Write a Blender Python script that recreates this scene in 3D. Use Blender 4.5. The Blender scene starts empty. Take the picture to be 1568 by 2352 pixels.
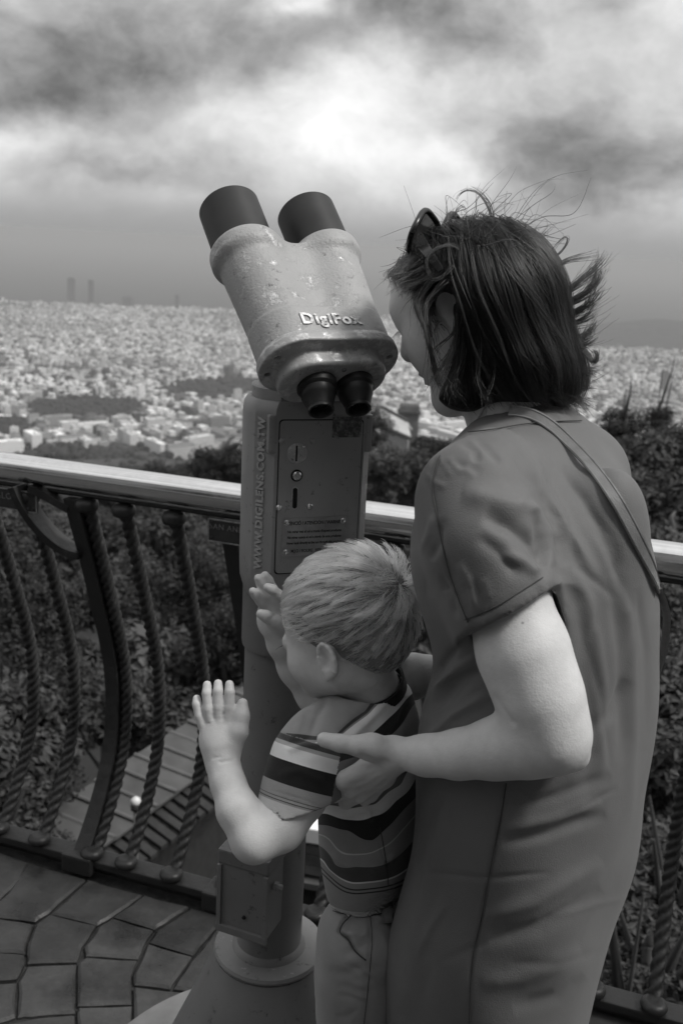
import bpy, bmesh, math, random
import numpy as np
from mathutils import Vector, Matrix

random.seed(7); np.random.seed(7)
SC = bpy.context.scene
COL = SC.collection
R = math.radians

# ------------------------------------------------------------------ camera
CAM_H = 1.58
PITCH, ROLL = R(15.0), R(3.0)
FPX = 2290.0                      # focal length for a picture 1568 wide, 2352 high
FWD = np.array([0, math.cos(PITCH), -math.sin(PITCH)])
_r0 = np.array([1.0, 0, 0]); _u0 = np.array([0, math.sin(PITCH), math.cos(PITCH)])
RGT = _r0 * math.cos(ROLL) + _u0 * math.sin(ROLL)
UPV = _u0 * math.cos(ROLL) - _r0 * math.sin(ROLL)
EYE = np.array([0, 0, CAM_H])

cam_data = bpy.data.cameras.new("camera")
cam = bpy.data.objects.new("camera", cam_data)
COL.objects.link(cam)
SC.camera = cam
cam.matrix_world = Matrix(((RGT[0], UPV[0], -FWD[0], EYE[0]),
                           (RGT[1], UPV[1], -FWD[1], EYE[1]),
                           (RGT[2], UPV[2], -FWD[2], EYE[2]),
                           (0, 0, 0, 1)))
cam_data.sensor_fit = 'VERTICAL'
cam_data.sensor_height = 36.0
cam_data.sensor_width = 24.0
cam_data.lens = FPX / 2352.0 * 36.0
cam_data.clip_start = 0.05
cam_data.clip_end = 200000.0
cam_data.dof.use_dof = True
cam_data.dof.focus_distance = 1.30
cam_data.dof.aperture_fstop = 8.0

# ------------------------------------------------------------------ colour management
SC.view_settings.view_transform = 'Standard'
SC.view_settings.look = 'None'
SC.view_settings.gamma = 1.0
SC.view_settings.use_curve_mapping = False
SC.view_settings.exposure = 0.95
SC.render.engine = 'CYCLES'
SC.cycles.use_denoising = True
SC.cycles.max_bounces = 8
SC.cycles.diffuse_bounces = 4
SC.cycles.glossy_bounces = 3
SC.cycles.transparent_max_bounces = 12
SC.cycles.volume_bounces = 2
SC.cycles.sample_clamp_indirect = 6.0

# ------------------------------------------------------------------ sky: overcast, silvery, broken cloud
HAZE_DENSITY = 1.2e-4
SUN_EL, SUN_AZ = R(54), R(104)    # azimuth clockwise from the view direction (+Y)
world = bpy.data.worlds.new("World")
SC.world = world
world.use_nodes = True
def build_sky(sky_strength=0.1):
    nt = world.node_tree; nt.nodes.clear(); N = nt.nodes.new; L = nt.links.new
    out = N('ShaderNodeOutputWorld'); bg = N('ShaderNodeBackground')
    bg.inputs['Strength'].default_value = sky_strength
    L(bg.outputs[0], out.inputs['Surface'])
    def m(op, a, b=None, c=None, clamp=False):
        n = N('ShaderNodeMath'); n.operation = op; n.use_clamp = clamp
        for i, v in enumerate((a, b, c)):
            if v is None: continue
            if isinstance(v, (int, float)): n.inputs[i].default_value = v
            else: L(v, n.inputs[i])
        return n.outputs[0]
    tc = N('ShaderNodeTexCoord'); d = tc.outputs['Generated']
    sep = N('ShaderNodeSeparateXYZ'); L(d, sep.inputs[0])
    x, y, z = sep.outputs
    az = m('ARCTAN2', x, y); el = m('ARCSINE', z)
    # domain warp
    sv = N('ShaderNodeCombineXYZ'); L(m('MULTIPLY', az, 1.0), sv.inputs[0]); L(m('MULTIPLY', el, 1.7), sv.inputs[1])
    def noise(vec, scale, detail, rough, off):
        mp = N('ShaderNodeVectorMath'); mp.operation = 'ADD'; L(vec, mp.inputs[0]); mp.inputs[1].default_value = off
        n = N('ShaderNodeTexNoise'); n.noise_dimensions = '3D'; L(mp.outputs[0], n.inputs['Vector'])
        n.inputs['Scale'].default_value = scale; n.inputs['Detail'].default_value = detail
        n.inputs['Roughness'].default_value = rough
        return n
    # use direction itself so that the pattern closes behind the viewer
    dv = N('ShaderNodeVectorMath'); dv.operation = 'MULTIPLY'; L(d, dv.inputs[0]); dv.inputs[1].default_value = (1, 1, 1.45)
    w1 = noise(dv.outputs[0], 5.0, 6, 0.55, (3.1, 1.7, 0.4)); w2 = noise(dv.outputs[0], 5.0, 6, 0.55, (9.7, 4.2, 7.4))
    wa = m('SUBTRACT', w1.outputs['Fac'], 0.5); wb = m('SUBTRACT', w2.outputs['Fac'], 0.5)
    azw = m('ADD', az, m('MULTIPLY', wa, 0.30)); elw = m('ADD', el, m('MULTIPLY', wb, 0.22))
    wc = N('ShaderNodeCombineXYZ'); L(m('MULTIPLY', wa, 0.10), wc.inputs[0]); L(m('MULTIPLY', wb, 0.05), wc.inputs[1]); L(m('MULTIPLY', wb, 0.10), wc.inputs[2])
    wv = N('ShaderNodeVectorMath'); wv.operation = 'ADD'; L(dv.outputs[0], wv.inputs[0]); L(wc.outputs[0], wv.inputs[1])
    big = noise(wv.outputs[0], 2.2, 9, 0.56, (0.3, 2.2, 5.0)).outputs['Fac']
    fine = noise(wv.outputs[0], 8.0, 10, 0.58, (5.3, 0.2, 1.0)).outputs['Fac']
    val = m('ADD', 0.40, m('MULTIPLY', m('SUBTRACT', big, 0.5), 0.36))
    val = m('ADD', val, m('MULTIPLY', m('SUBTRACT', fine, 0.5), 0.62))
    tiny = noise(wv.outputs[0], 15.0, 10, 0.62, (2.3, 8.2, 4.0)).outputs['Fac']
    val = m('ADD', val, m('MULTIPLY', m('SUBTRACT', tiny, 0.5), 0.28))
    # bright torn edges where the sheet opens
    rift = noise(wv.outputs[0], 3.4, 7, 0.6, (7.1, 3.3, 0.9)).outputs['Fac']
    rf = m('SUBTRACT', 1.0, m('MULTIPLY', m('ABSOLUTE', m('SUBTRACT', rift, 0.52)), 9.0), clamp=True)
    val = m('ADD', val, m('MULTIPLY', m('MULTIPLY', rf, rf), 0.06))
    # cloud masses of this sky: azimuth, elevation, size, weight (degrees)
    for (a, e, sa, se, wgt) in SKY_MASSES:
        u = m('DIVIDE', m('SUBTRACT', azw, R(a)), R(sa)); v = m('DIVIDE', m('SUBTRACT', elw, R(e)), R(se))
        g = m('EXPONENT', m('MULTIPLY', m('ADD', m('MULTIPLY', u, u), m('MULTIPLY', v, v)), -1.0))
        val = m('ADD', val, m('MULTIPLY', g, wgt))
    # the air thickens towards the horizon, all round
    hb = m('DIVIDE', el, R(2.3)); hw = m('EXPONENT', m('MULTIPLY', m('MULTIPLY', hb, hb), -1.0))
    val = m('ADD', m('MULTIPLY', val, m('SUBTRACT', 1.0, hw)), m('MULTIPLY', hw, 0.30))
    val = m('MAXIMUM', val, 0.10)
    # overcast dome: brighter overhead behind the veil of cloud
    veil = m('ADD', 0.90, m('MULTIPLY', m('MAXIMUM', z, 0.0), 0.75))
    val = m('MULTIPLY', val, veil)
    sky = N('ShaderNodeTexSky'); sky.sky_type = 'NISHITA'; sky.sun_disc = False
    sky.sun_elevation = SUN_EL; sky.sun_rotation = SUN_AZ; sky.altitude = 500; sky.dust_density = 3.0
    bw = N('ShaderNodeRGBToBW'); L(sky.outputs[0], bw.inputs[0])
    tot = m("ADD", m("MULTIPLY", val, 6.6), m('MULTIPLY', bw.outputs[0], 0.06))
    L(tot, bg.inputs['Color'])
SKY_MASSES = [
    # az, el, size_az, size_el, weight   (az right positive)
    (-1.0, 5.6, 4.5, 3.0, 0.26), (1.5, 2.5, 4.0, 3.0, 0.16), (-4.5, 12.3, 1.6, 1.1, 0.34),
    (4.6, 2.9, 2.2, 1.6, 0.22), (4.0, 8.0, 4.0, 2.2, 0.14),
    (-16.0, 8.3, 8.5, 2.6, -0.20), (-10.0, 11.0, 6.0, 2.2, -0.10), (-19.0, 4.9, 5.0, 1.4, 0.20),
    (-12.0, 3.4, 7.0, 1.4, -0.10), (-15.0, 1.6, 8.0, 1.2, 0.12),
    (4.0, 11.6, 7.0, 2.2, -0.17), (-6.0, 15.0, 8.0, 2.0, -0.12), (3.0, 14.5, 13.0, 3.0, -0.16), (0.0, 9.8, 5.0, 1.6, -0.10), (14.0, 4.0, 8.0, 3.0, -0.22), (18.5, 13.0, 5.0, 3.0, 0.30),
    (15.0, 9.0, 5.0, 1.6, 0.08), (17.0, 1.0, 6.0, 1.2, 0.18), (8.0, 5.5, 3.0, 2.4, 0.06),
    (-18.0, 14.0, 5.0, 2.0, -0.08),
]
build_sky(0.1)

sun_data = bpy.data.lights.new("sun", 'SUN')
sun_data.energy = 1.5
sun_data.angle = R(13)
sun_data.color = (1.0, 0.985, 0.96)
sun = bpy.data.objects.new("sun", sun_data); COL.objects.link(sun)
sd = Vector((math.sin(SUN_AZ) * math.cos(SUN_EL), math.cos(SUN_AZ) * math.cos(SUN_EL), math.sin(SUN_EL)))
sun.rotation_euler = sd.to_track_quat('Z', 'Y').to_euler()
sun.location = (3, -3, 8)

# ------------------------------------------------------------------ picture <-> place
def ray(x, y):
    return FWD + RGT * ((x - 784) / FPX) + UPV * ((1176 - y) / FPX)
def at(x, y, Y):
    d = ray(x, y); return EYE + d * (Y / d[1])
def atz(x, y, z):
    d = ray(x, y); return EYE + d * ((z - CAM_H) / d[2])
def proj(P):
    d = np.asarray(P, float) - EYE
    t = d @ FWD
    return 784 + FPX * (d @ RGT) / t, 1176 - FPX * (d @ UPV) / t, t

# ------------------------------------------------------------------ materials (the photograph is black and white: greys only)
def grey(v): return (v, v, v, 1)
class NT:
    def __init__(s, name):
        s.m = bpy.data.materials.new(name); s.m.use_nodes = True
        s.t = s.m.node_tree; s.t.nodes.clear()
        s.out = s.N('ShaderNodeOutputMaterial'); s.b = s.N('ShaderNodeBsdfPrincipled')
        s.L(s.b.outputs[0], s.out.inputs['Surface'])
    def N(s, k): return s.t.nodes.new(k)
    def L(s, a, b): s.t.links.new(a, b)
    def coord(s, kind='Object', scale=(1, 1, 1)):
        tc = s.N('ShaderNodeTexCoord'); mp = s.N('ShaderNodeMapping'); mp.inputs['Scale'].default_value = scale
        s.L(tc.outputs[kind], mp.inputs['Vector']); return mp.outputs[0]
    def noise(s, vec, scale, detail=4, rough=0.55, dist=0.0):
        n = s.N('ShaderNodeTexNoise'); s.L(vec, n.inputs['Vector'])
        n.inputs['Scale'].default_value = scale; n.inputs['Detail'].default_value = detail
        n.inputs['Roughness'].default_value = rough; n.inputs['Distortion'].default_value = dist
        return n.outputs['Fac']
    def ramp(s, fac, stops, interp='LINEAR'):
        r = s.N('ShaderNodeValToRGB'); r.color_ramp.interpolation = interp
        e = r.color_ramp.elements
        while len(e) > 1: e.remove(e[-1])
        e[0].position = stops[0][0]; e[0].color = grey(stops[0][1])
        for p, v in stops[1:]:
            n = e.new(p); n.color = grey(v)
        s.L(fac, r.inputs[0]); return r.outputs[0]
    def math(s, op, a, b=None, clamp=False):
        n = s.N('ShaderNodeMath'); n.operation = op; n.use_clamp = clamp
        for i, v in enumerate((a, b)):
            if v is None: continue
            if isinstance(v, (int, float)): n.inputs[i].default_value = v
            else: s.L(v, n.inputs[i])
        return n.outputs[0]
    def mix(s, fac, a, b):
        n = s.N('ShaderNodeMix'); n.data_type = 'FLOAT'
        for i, v in ((0, fac), (2, a), (3, b)):
            if isinstance(v, (int, float)): n.inputs[i].default_value = v
            else: s.L(v, n.inputs[i])
        return n.outputs[0]
    def bump(s, h, strength=0.3, dist=0.01, normal=None):
        b = s.N('ShaderNodeBump'); b.inputs['Strength'].default_value = strength; b.inputs['Distance'].default_value = dist
        s.L(h, b.inputs['Height'])
        if normal is not None: s.L(normal, b.inputs['Normal'])
        s.L(b.outputs[0], s.b.inputs['Normal']); return b.outputs[0]
    def base(s, v):
        if isinstance(v, (int, float)): s.b.inputs['Base Color'].default_value = grey(v)
        else: s.L(v, s.b.inputs['Base Color'])
    def set(s, **k):
        for key, v in k.items():
            inp = s.b.inputs[{'rough': 'Roughness', 'metal': 'Metallic', 'spec': 'Specular IOR Level', 'coat': 'Coat Weight', 'sheen': 'Sheen Weight'}[key]]
            if isinstance(v, (int, float)): inp.default_value = v
            else: s.L(v, inp)
        return s

def simple_mat(name, v, rough=0.6, metal=0.0, spec=0.5, var=0.15, scale=30, bump=0.0, bscale=200, kind='Object'):
    n = NT(name); c = n.coord(kind)
    f = n.noise(c, scale, 5)
    n.base(n.ramp(f, [(0.25, v * (1 - var)), (0.75, v * (1 + var))]))
    n.set(rough=rough, metal=metal, spec=spec)
    if bump: n.bump(n.noise(c, bscale, 3), bump, 0.002)
    return n.m

# ------------------------------------------------------------------ mesh helpers
class MB:
    def __init__(s): s.v = []; s.f = []
    def add(s, vs, fs):
        o = len(s.v); s.v.extend([tuple(map(float, p)) for p in vs]); s.f.extend([tuple(i + o for i in f) for f in fs]); return s
    def box(s, c, size, rot=None):
        hx, hy, hz = [q / 2 for q in size]
        P = [Vector((a * hx, b * hy, d * hz)) for a in (-1, 1) for b in (-1, 1) for d in (-1, 1)]
        if rot is not None: P = [rot @ p for p in P]
        P = [p + Vector(c) for p in P]
        return s.add(P, [(0, 1, 3, 2), (4, 6, 7, 5), (0, 4, 5, 1), (2, 3, 7, 6), (0, 2, 6, 4), (1, 5, 7, 3)])
    def rings(s, rings, closed=True, cap=(True, True)):
        n = len(rings[0]); vs = [p for r in rings for p in r]; fs = []
        for i in range(len(rings) - 1):
            for j in range(n if closed else n - 1):
                k = (j + 1) % n
                fs.append((i * n + j, i * n + k, (i + 1) * n + k, (i + 1) * n + j))
        if cap[0]: fs.append(tuple(range(n))[::-1])
        if cap[1]: fs.append(tuple((len(rings) - 1) * n + j for j in range(n)))
        return s.add(vs, fs)
    def lathe(s, prof, M=None, n=32, cap=(True, True)):
        M = M or Matrix.Identity(4); rr = []
        for r, z in prof:
            rr.append([M @ Vector((r * math.cos(2 * math.pi * j / n), r * math.sin(2 * math.pi * j / n), z)) for j in range(n)])
        return s.rings(rr, True, cap)
    def tube(s, pts, rad, n=12, cap=(True, True), flat=1.0, twist=0.0, prof=None):
        pts = [Vector(p) for p in pts]; rr = []; up = None
        for i, p in enumerate(pts):
            t = (pts[min(i + 1, len(pts) - 1)] - pts[max(i - 1, 0)]).normalized()
            if up is None: up = Vector((0, 0, 1)) if abs(t.z) < 0.9 else Vector((1, 0, 0))
            a = t.cross(up).normalized(); b = a.cross(t).normalized(); up = b
            r = rad(i / (len(pts) - 1)) if callable(rad) else (rad[i] if hasattr(rad, '__len__') else rad)
            ring = []
            for j in range(n):
                th = 2 * math.pi * j / n
                k = prof(th, i) if prof else 1.0
                ring.append(p + a * (r * k * math.cos(th)) + b * (r * k * flat * math.sin(th)))
            rr.append(ring)
        return s.rings(rr, True, cap)
    def prism(s, poly, z0, z1, M=None):
        M = M or Matrix.Identity(4)
        return s.rings([[M @ Vector((x, y, z0)) for x, y in poly], [M @ Vector((x, y, z1)) for x, y in poly]])
    def mesh(s, name, smooth=False, bevel=0):
        me = bpy.data.meshes.new(name); me.from_pydata(s.v, [], s.f)
        bm = bmesh.new(); bm.from_mesh(me); bmesh.ops.recalc_face_normals(bm, faces=bm.faces)
        if bevel:
            ed = [e for e in bm.edges if len(e.link_faces) == 2 and e.calc_face_angle(0) > 0.6]
            bmesh.ops.bevel(bm, geom=ed, offset=bevel, segments=2, affect='EDGES', profile=0.6, clamp_overlap=True)
        bm.to_mesh(me); bm.free()
        if smooth is True: me.shade_smooth()
        elif smooth:
            me.shade_smooth(); me.set_sharp_from_angle(angle=smooth)
        return me
    def build(s, name, mat, parent=None, smooth=False, bevel=0):
        return link(name, s.mesh(name, smooth, bevel), mat, parent)

def adopt(o, parent):
    """o's own coordinates are world coordinates; keep them when it becomes a part of parent"""
    o.parent = parent
    o.matrix_parent_inverse = Matrix.Translation(-parent.location) if parent.type == 'EMPTY' else Matrix.Identity(4)
def link(name, me, mat, parent=None):
    o = bpy.data.objects.new(name, me); COL.objects.link(o)
    if mat is not None and me is not None:
        if len(me.materials) == 0: me.materials.append(mat)
    if parent is not None:
        adopt(o, parent)
    return o
def thing(name, label, cat, loc=(0, 0, 0), group=None):
    o = bpy.data.objects.new(name, None); COL.objects.link(o); o.location = loc; o.empty_display_size = 0.1
    return tag(o, label, cat, group)
def tag(o, label=None, cat=None, group=None, kind=None):
    if label: o['label'] = label
    if cat: o['category'] = cat
    if group: o['group'] = group
    if kind: o['kind'] = kind
    return o
def copy_tree(o, parent=None):
    c = o.copy(); COL.objects.link(c); c.parent = parent
    for ch in o.children: copy_tree(ch, c)
    return c
def text_obj(name, body, size, M, mat, parent=None, extrude=0.001, align='CENTER', spacing=1.0, bold=0.0, shear=0.0):
    cu = bpy.data.curves.new(name, 'FONT'); cu.body = body; cu.size = size; cu.extrude = extrude
    cu.align_x = align; cu.align_y = 'CENTER'; cu.space_character = spacing; cu.offset = bold; cu.shear = shear
    cu.resolution_u = 3
    tmp = bpy.data.objects.new(name + '_tmp', cu); COL.objects.link(tmp)
    dg = bpy.context.evaluated_depsgraph_get(); dg.update()
    me = bpy.data.meshes.new_from_object(tmp.evaluated_get(dg)); me.name = name
    bpy.data.objects.remove(tmp); bpy.data.curves.remove(cu)
    me.materials.clear(); me.materials.append(mat)
    o = bpy.data.objects.new(name, me); COL.objects.link(o)
    if parent is not None: adopt(o, parent)
    o.matrix_basis = M
    return o
def frame(o, x, y, z=None):
    """matrix from origin and two axes"""
    x = Vector(x).normalized(); y = Vector(y); y = (y - x * x.dot(y)).normalized(); z = x.cross(y)
    return Matrix(((x.x, y.x, z.x, o[0]), (x.y, y.y, z.y, o[1]), (x.z, y.z, z.z, o[2]), (0, 0, 0, 1)))

# ------------------------------------------------------------------ implicit surfaces (for bodies, cloth and castings)
class Field:
    def __init__(s, lo, hi, h):
        s.lo = np.array(lo, float); s.h = h
        s.n = np.ceil((np.array(hi, float) - s.lo) / h).astype(int) + 1
        s.d = np.full(s.n, 1.0, np.float32)
    def sub(s, lo, hi):
        a = np.clip(np.floor((np.array(lo) - s.lo) / s.h).astype(int), 0, s.n)
        b = np.clip(np.ceil((np.array(hi) - s.lo) / s.h).astype(int) + 1, 0, s.n)
        return a, b
    def grid(s, a, b):
        g = [(s.lo[i] + s.h * np.arange(a[i], b[i])).astype(np.float32) for i in range(3)]
        return g[0][:, None, None], g[1][None, :, None], g[2][None, None, :]
    def op(s, fn, lo, hi, k=0.01, mode='add'):
        m = k + 3 * s.h
        a, b = s.sub(np.array(lo) - m, np.array(hi) + m)
        if (b <= a).any(): return
        X, Y, Z = s.grid(a, b); e = fn(X, Y, Z)
        sl = tuple(slice(a[i], b[i]) for i in range(3)); d = s.d[sl]
        if mode == 'add':
            if k > 0:
                h = np.clip(0.5 + 0.5 * (d - e) / k, 0, 1); s.d[sl] = d * (1 - h) + e * h - k * h * (1 - h)
            else: s.d[sl] = np.minimum(d, e)
        elif mode == 'cut':
            e = -e
            if k > 0:
                h = np.clip(0.5 - 0.5 * (d - e) / k, 0, 1); s.d[sl] = d * (1 - h) + e * h + k * h * (1 - h)
            else: s.d[sl] = np.maximum(d, e)
        elif mode == 'push':   # add a value
            s.d[sl] = d + e
    # primitives
    def cone(s, p, q, r0, r1, k=0.012, mode='add'):
        p = np.array(p, np.float32); q = np.array(q, np.float32); ab = q - p; L2 = float(ab @ ab) + 1e-12
        def fn(X, Y, Z):
            t = np.clip(((X - p[0]) * ab[0] + (Y - p[1]) * ab[1] + (Z - p[2]) * ab[2]) / L2, 0, 1)
            return np.sqrt((X - p[0] - t * ab[0]) ** 2 + (Y - p[1] - t * ab[1]) ** 2 + (Z - p[2] - t * ab[2]) ** 2) - (r0 + (r1 - r0) * t)
        r = max(r0, r1)
        s.op(fn, np.minimum(p, q) - r, np.maximum(p, q) + r, k, mode)
    def chain(s, pts, rad, k=0.012, mode='add'):
        for i in range(len(pts) - 1): s.cone(pts[i], pts[i + 1], rad[i], rad[i + 1], k, mode)
    def ell(s, c, r, Rm=None, k=0.012, mode='add'):
        c = np.array(c, np.float32); r = np.array(r, np.float32)
        Rm = np.eye(3) if Rm is None else np.array(Rm)      # columns: local axes in world
        Rm = Rm.astype(np.float32)
        def fn(X, Y, Z):
            x, y, z = X - c[0], Y - c[1], Z - c[2]
            u = [x * Rm[0, i] + y * Rm[1, i] + z * Rm[2, i] for i in range(3)]
            k0 = np.sqrt(sum((u[i] / r[i]) ** 2 for i in range(3)))
            k1 = np.sqrt(sum((u[i] / r[i] ** 2) ** 2 for i in range(3))) + 1e-9
            return k0 * (k0 - 1) / k1
        ext = np.sqrt((Rm ** 2) @ (r ** 2))
        s.op(fn, c - ext, c + ext, k, mode)
    def mesh_arrays(s):
        d = s.d; n = d.shape; ins = d < 0
        c = [ins[i:n[0] - 1 + i, j:n[1] - 1 + j, k:n[2] - 1 + k] for i in (0, 1) for j in (0, 1) for k in (0, 1)]
        any_ = c[0].copy(); all_ = c[0].copy()
        for q in c[1:]: any_ |= q; all_ &= q
        act = any_ & ~all_
        idx = np.argwhere(act)
        cm = np.full(act.shape, -1, np.int32); cm[act] = np.arange(len(idx))
        off = np.array([(i, j, k) for i in (0, 1) for j in (0, 1) for k in (0, 1)])
        vals = np.stack([d[idx[:, 0] + o[0], idx[:, 1] + o[1], idx[:, 2] + o[2]] for o in off], 1)
        acc = np.zeros((len(idx), 3)); cnt = np.zeros(len(idx))
        for a in range(8):
            for b in range(a + 1, 8):
                if np.abs(off[a] - off[b]).sum() != 1: continue
                va, vb = vals[:, a], vals[:, b]; cr = (va < 0) != (vb < 0)
                t = np.where(cr, va / np.where(cr, va - vb, 1), 0)
                p = off[a][None] + t[:, None] * (off[b] - off[a])[None]
                acc[cr] += p[cr]; cnt[cr] += 1
        V = s.lo + s.h * (idx + acc / cnt[:, None])
        F = []
        for ax in range(3):
            o1, o2 = [(1, 2), (2, 0), (0, 1)][ax]
            sl0 = [slice(None)] * 3; sl1 = [slice(None)] * 3
            sl0[ax] = slice(0, n[ax] - 1); sl1[ax] = slice(1, n[ax])
            A = ins[tuple(sl0)]; B = ins[tuple(sl1)]
            e = np.argwhere(A != B)
            e = e[(e[:, o1] > 0) & (e[:, o2] > 0) & (e[:, o1] < n[o1] - 1) & (e[:, o2] < n[o2] - 1)]
            def cell(du, dv):
                q = e.copy(); q[:, o1] += du; q[:, o2] += dv; return cm[q[:, 0], q[:, 1], q[:, 2]]
            quad = np.stack([cell(-1, -1), cell(0, -1), cell(0, 0), cell(-1, 0)], 1)
            fl = A[e[:, 0], e[:, 1], e[:, 2]]
            quad[~fl] = quad[~fl][:, ::-1]
            F.append(quad)
        F = np.concatenate(F); F = F[(F >= 0).all(1)]
        return V, F

def relax(V, F, it=2, lam=0.5):
    E = np.concatenate([F[:, [0, 1]], F[:, [1, 2]], F[:, [2, 3]], F[:, [3, 0]]])
    E = np.concatenate([E, E[:, ::-1]])
    n = len(V); deg = np.bincount(E[:, 0], minlength=n)[:, None].clip(1)
    for q in range(it):
        for l in (lam, -lam * 0.96):
            a = np.stack([np.bincount(E[:, 0], V[E[:, 1], i], minlength=n) for i in range(3)], 1) / deg
            V = V + l * (a - V)
    return V
def vnormals(V, F):
    nn = np.cross(V[F[:, 2]] - V[F[:, 0]], V[F[:, 3]] - V[F[:, 1]])
    N = np.zeros_like(V)
    for j in range(4):
        for i in range(3): N[:, i] += np.bincount(F[:, j], nn[:, i], minlength=len(V))
    return N / (np.linalg.norm(N, axis=1, keepdims=True) + 1e-12)
def np_mesh(name, V, F):
    me = bpy.data.meshes.new(name)
    me.vertices.add(len(V)); me.vertices.foreach_set('co', V.astype(np.float32).ravel())
    k = F.shape[1]
    me.loops.add(F.size); me.loops.foreach_set('vertex_index', F.astype(np.int32).ravel())
    me.polygons.add(len(F)); me.polygons.foreach_set('loop_start', np.arange(0, F.size, k, dtype=np.int32))
    me.update(calc_edges=True); me.validate()
    me.shade_smooth()
    return me
def point_attr(me, name, vals):
    a = me.attributes.new(name, 'FLOAT', 'POINT'); a.data.foreach_set('value', np.asarray(vals, np.float32))
def seg_dist2d(px, py, line):
    """distance of points to a polyline in the picture plane, and the parameter along it"""
    best = np.full(len(px), 1e9); par = np.zeros(len(px)); tot = len(line) - 1
    for i in range(tot):
        ax, ay = line[i]; bx, by = line[i + 1]; dx, dy = bx - ax, by - ay
        t = np.clip(((px - ax) * dx + (py - ay) * dy) / (dx * dx + dy * dy + 1e-9), 0, 1)
        d = np.hypot(px - ax - t * dx, py - ay - t * dy)
        m = d < best; best[m] = d[m]; par[m] = (i + t[m]) / tot
    return best, par
def sculpt(V, F, strokes, extra_mask=None):
    """strokes: (polyline in picture units, width, height in metres [neg = crease]) pressed into the side facing the viewer"""
    N = vnormals(V, F); X, Y, _ = proj(V)
    view = EYE - V; view /= np.linalg.norm(view, axis=1, keepdims=True)
    facing = np.clip((N * view).sum(1) * 2.5, 0, 1)
    if extra_mask is not None: facing = facing * extra_mask
    for line, w, a in strokes:
        d, t = seg_dist2d(X, Y, line)
        fade = np.clip(np.minimum(t, 1 - t) * 5, 0, 1) ** 0.7 if len(line) > 1 else 1.0
        V = V + N * (a * np.exp(-(d / w) ** 2) * fade * facing)[:, None]
    return V
# ================================================================== THE LAND
TP = [(0, -4.5), (4, -6.0), (12, -8.5), (30, -16.0), (100, -33), (300, -74), (1000, -238), (1500, -328), (2300, -392), (7600, -499), (9000, -501)]
def terrain(x, y):
    r = np.hypot(x, y); az = np.degrees(np.arctan2(x, y))
    z = np.interp(np.log(r + 1), [math.log(a + 1) for a, b in TP], [b for a, b in TP])
    z = z + 7.0 * np.exp(-((az - 17) / 8.0) ** 2) * np.exp(-((np.log(r + 1) - math.log(36)) / 0.55) ** 2)
    z = z + 150 * np.exp(-((az - 17.5) / 5.5) ** 2) * np.exp(-((r - 6400) / 800) ** 2)      # far hill above the port
    z = z + 30 * np.exp(-((az + 6.5) / 2.2) ** 2) * np.exp(-((r - 3050) / 260) ** 2)           # wooded rise in the town
    z = z + 16 * np.exp(-((az - 6) / 9) ** 2) * np.exp(-((np.log(r + 1) - math.log(150)) / 0.5) ** 2)
    return z

n = NT('hillside_earth'); c = n.coord('Object')
n.base(n.ramp(n.noise(c, 0.02, 8, 0.65), [(0.3, 0.03), (0.55, 0.055), (0.75, 0.10)])); n.set(rough=0.95, spec=0.1); M_EARTH = n.m
n = NT('sea_water'); c = n.coord('Object')
n.base(0.02); n.set(rough=0.6, spec=0.12); n.bump(n.noise(c, 0.02, 6), 0.25, 2.0); M_SEA = n.m

azs = np.radians(np.linspace(-100, 100, 201)); rs = np.concatenate([np.geomspace(2.6, 7700, 150)])
A_, R_ = np.meshgrid(azs, rs); gx, gy = R_ * np.sin(A_), R_ * np.cos(A_)
gz = terrain(gx, gy)
gz += np.where(R_ > 20, 1, 0) * (np.sin(gx * 0.031 + 1.3 * np.sin(gy * 0.02)) * np.minimum(R_ * 0.006, 4))
V = np.stack([gx, gy, gz], -1).reshape(-1, 3)
na = len(azs); ii, jj = np.meshgrid(np.arange(len(rs) - 1), np.arange(na - 1), indexing='ij')
F = np.stack([ii * na + jj, (ii + 1) * na + jj, (ii + 1) * na + jj + 1, ii * na + jj + 1], -1).reshape(-1, 4)[:, ::-1]
tag(link('hillside_terrain', np_mesh('hillside_terrain', V, F), M_EARTH), kind='structure', label='hillside falling away to the coastal plain under the town')

mb = MB(); K = 72
mb.rings([[(r * math.sin(2 * math.pi * j / K), r * math.cos(2 * math.pi * j / K), -499.0) for j in range(K)] for r in (7000, 12000, 25000, 60000)], cap=(False, False))
tag(mb.build('sea', M_SEA), kind='structure', label='flat grey sea beyond the town')

# ------------------------------------------------------------------ town
def town_mat(name, windows):
    n = NT(name)
    at_ = n.N('ShaderNodeAttribute'); at_.attribute_name = 'tone'
    if windows: at_.attribute_type = 'OBJECT'
    tone = at_.outputs['Fac']
    if windows:
        tc = n.N('ShaderNodeTexCoord'); sp = n.N('ShaderNodeSeparateXYZ'); n.L(tc.outputs['Object'], sp.inputs[0])
        ge = n.N('ShaderNodeSeparateXYZ'); n.L(tc.outputs['Normal'], ge.inputs[0])
        isx = n.math('GREATER_THAN', n.math('ABSOLUTE', ge.outputs[0]), 0.5)
        u = n.mix(isx, sp.outputs[0], sp.outputs[1])
        fu = n.math('FRACT', n.math('DIVIDE', u, 3.4)); fz = n.math('FRACT', n.math('DIVIDE', sp.outputs[2], 3.3))
        win = n.math('MULTIPLY', n.math('MULTIPLY', n.math('GREATER_THAN', fu, 0.35), n.math('LESS_THAN', fu, 0.75)),
                     n.math('MULTIPLY', n.math('GREATER_THAN', fz, 0.3), n.math('LESS_THAN', fz, 0.8)))
        up = n.math('LESS_THAN', n.math('ABSOLUTE', ge.outputs[2]), 0.5)
        win = n.math('MULTIPLY', win, up)
        tone = n.math('MULTIPLY', tone, n.math('SUBTRACT', 1.0, n.math('MULTIPLY', win, 0.72)))
    n.base(tone); n.set(rough=0.85, spec=0.2)
    return n.m
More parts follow.
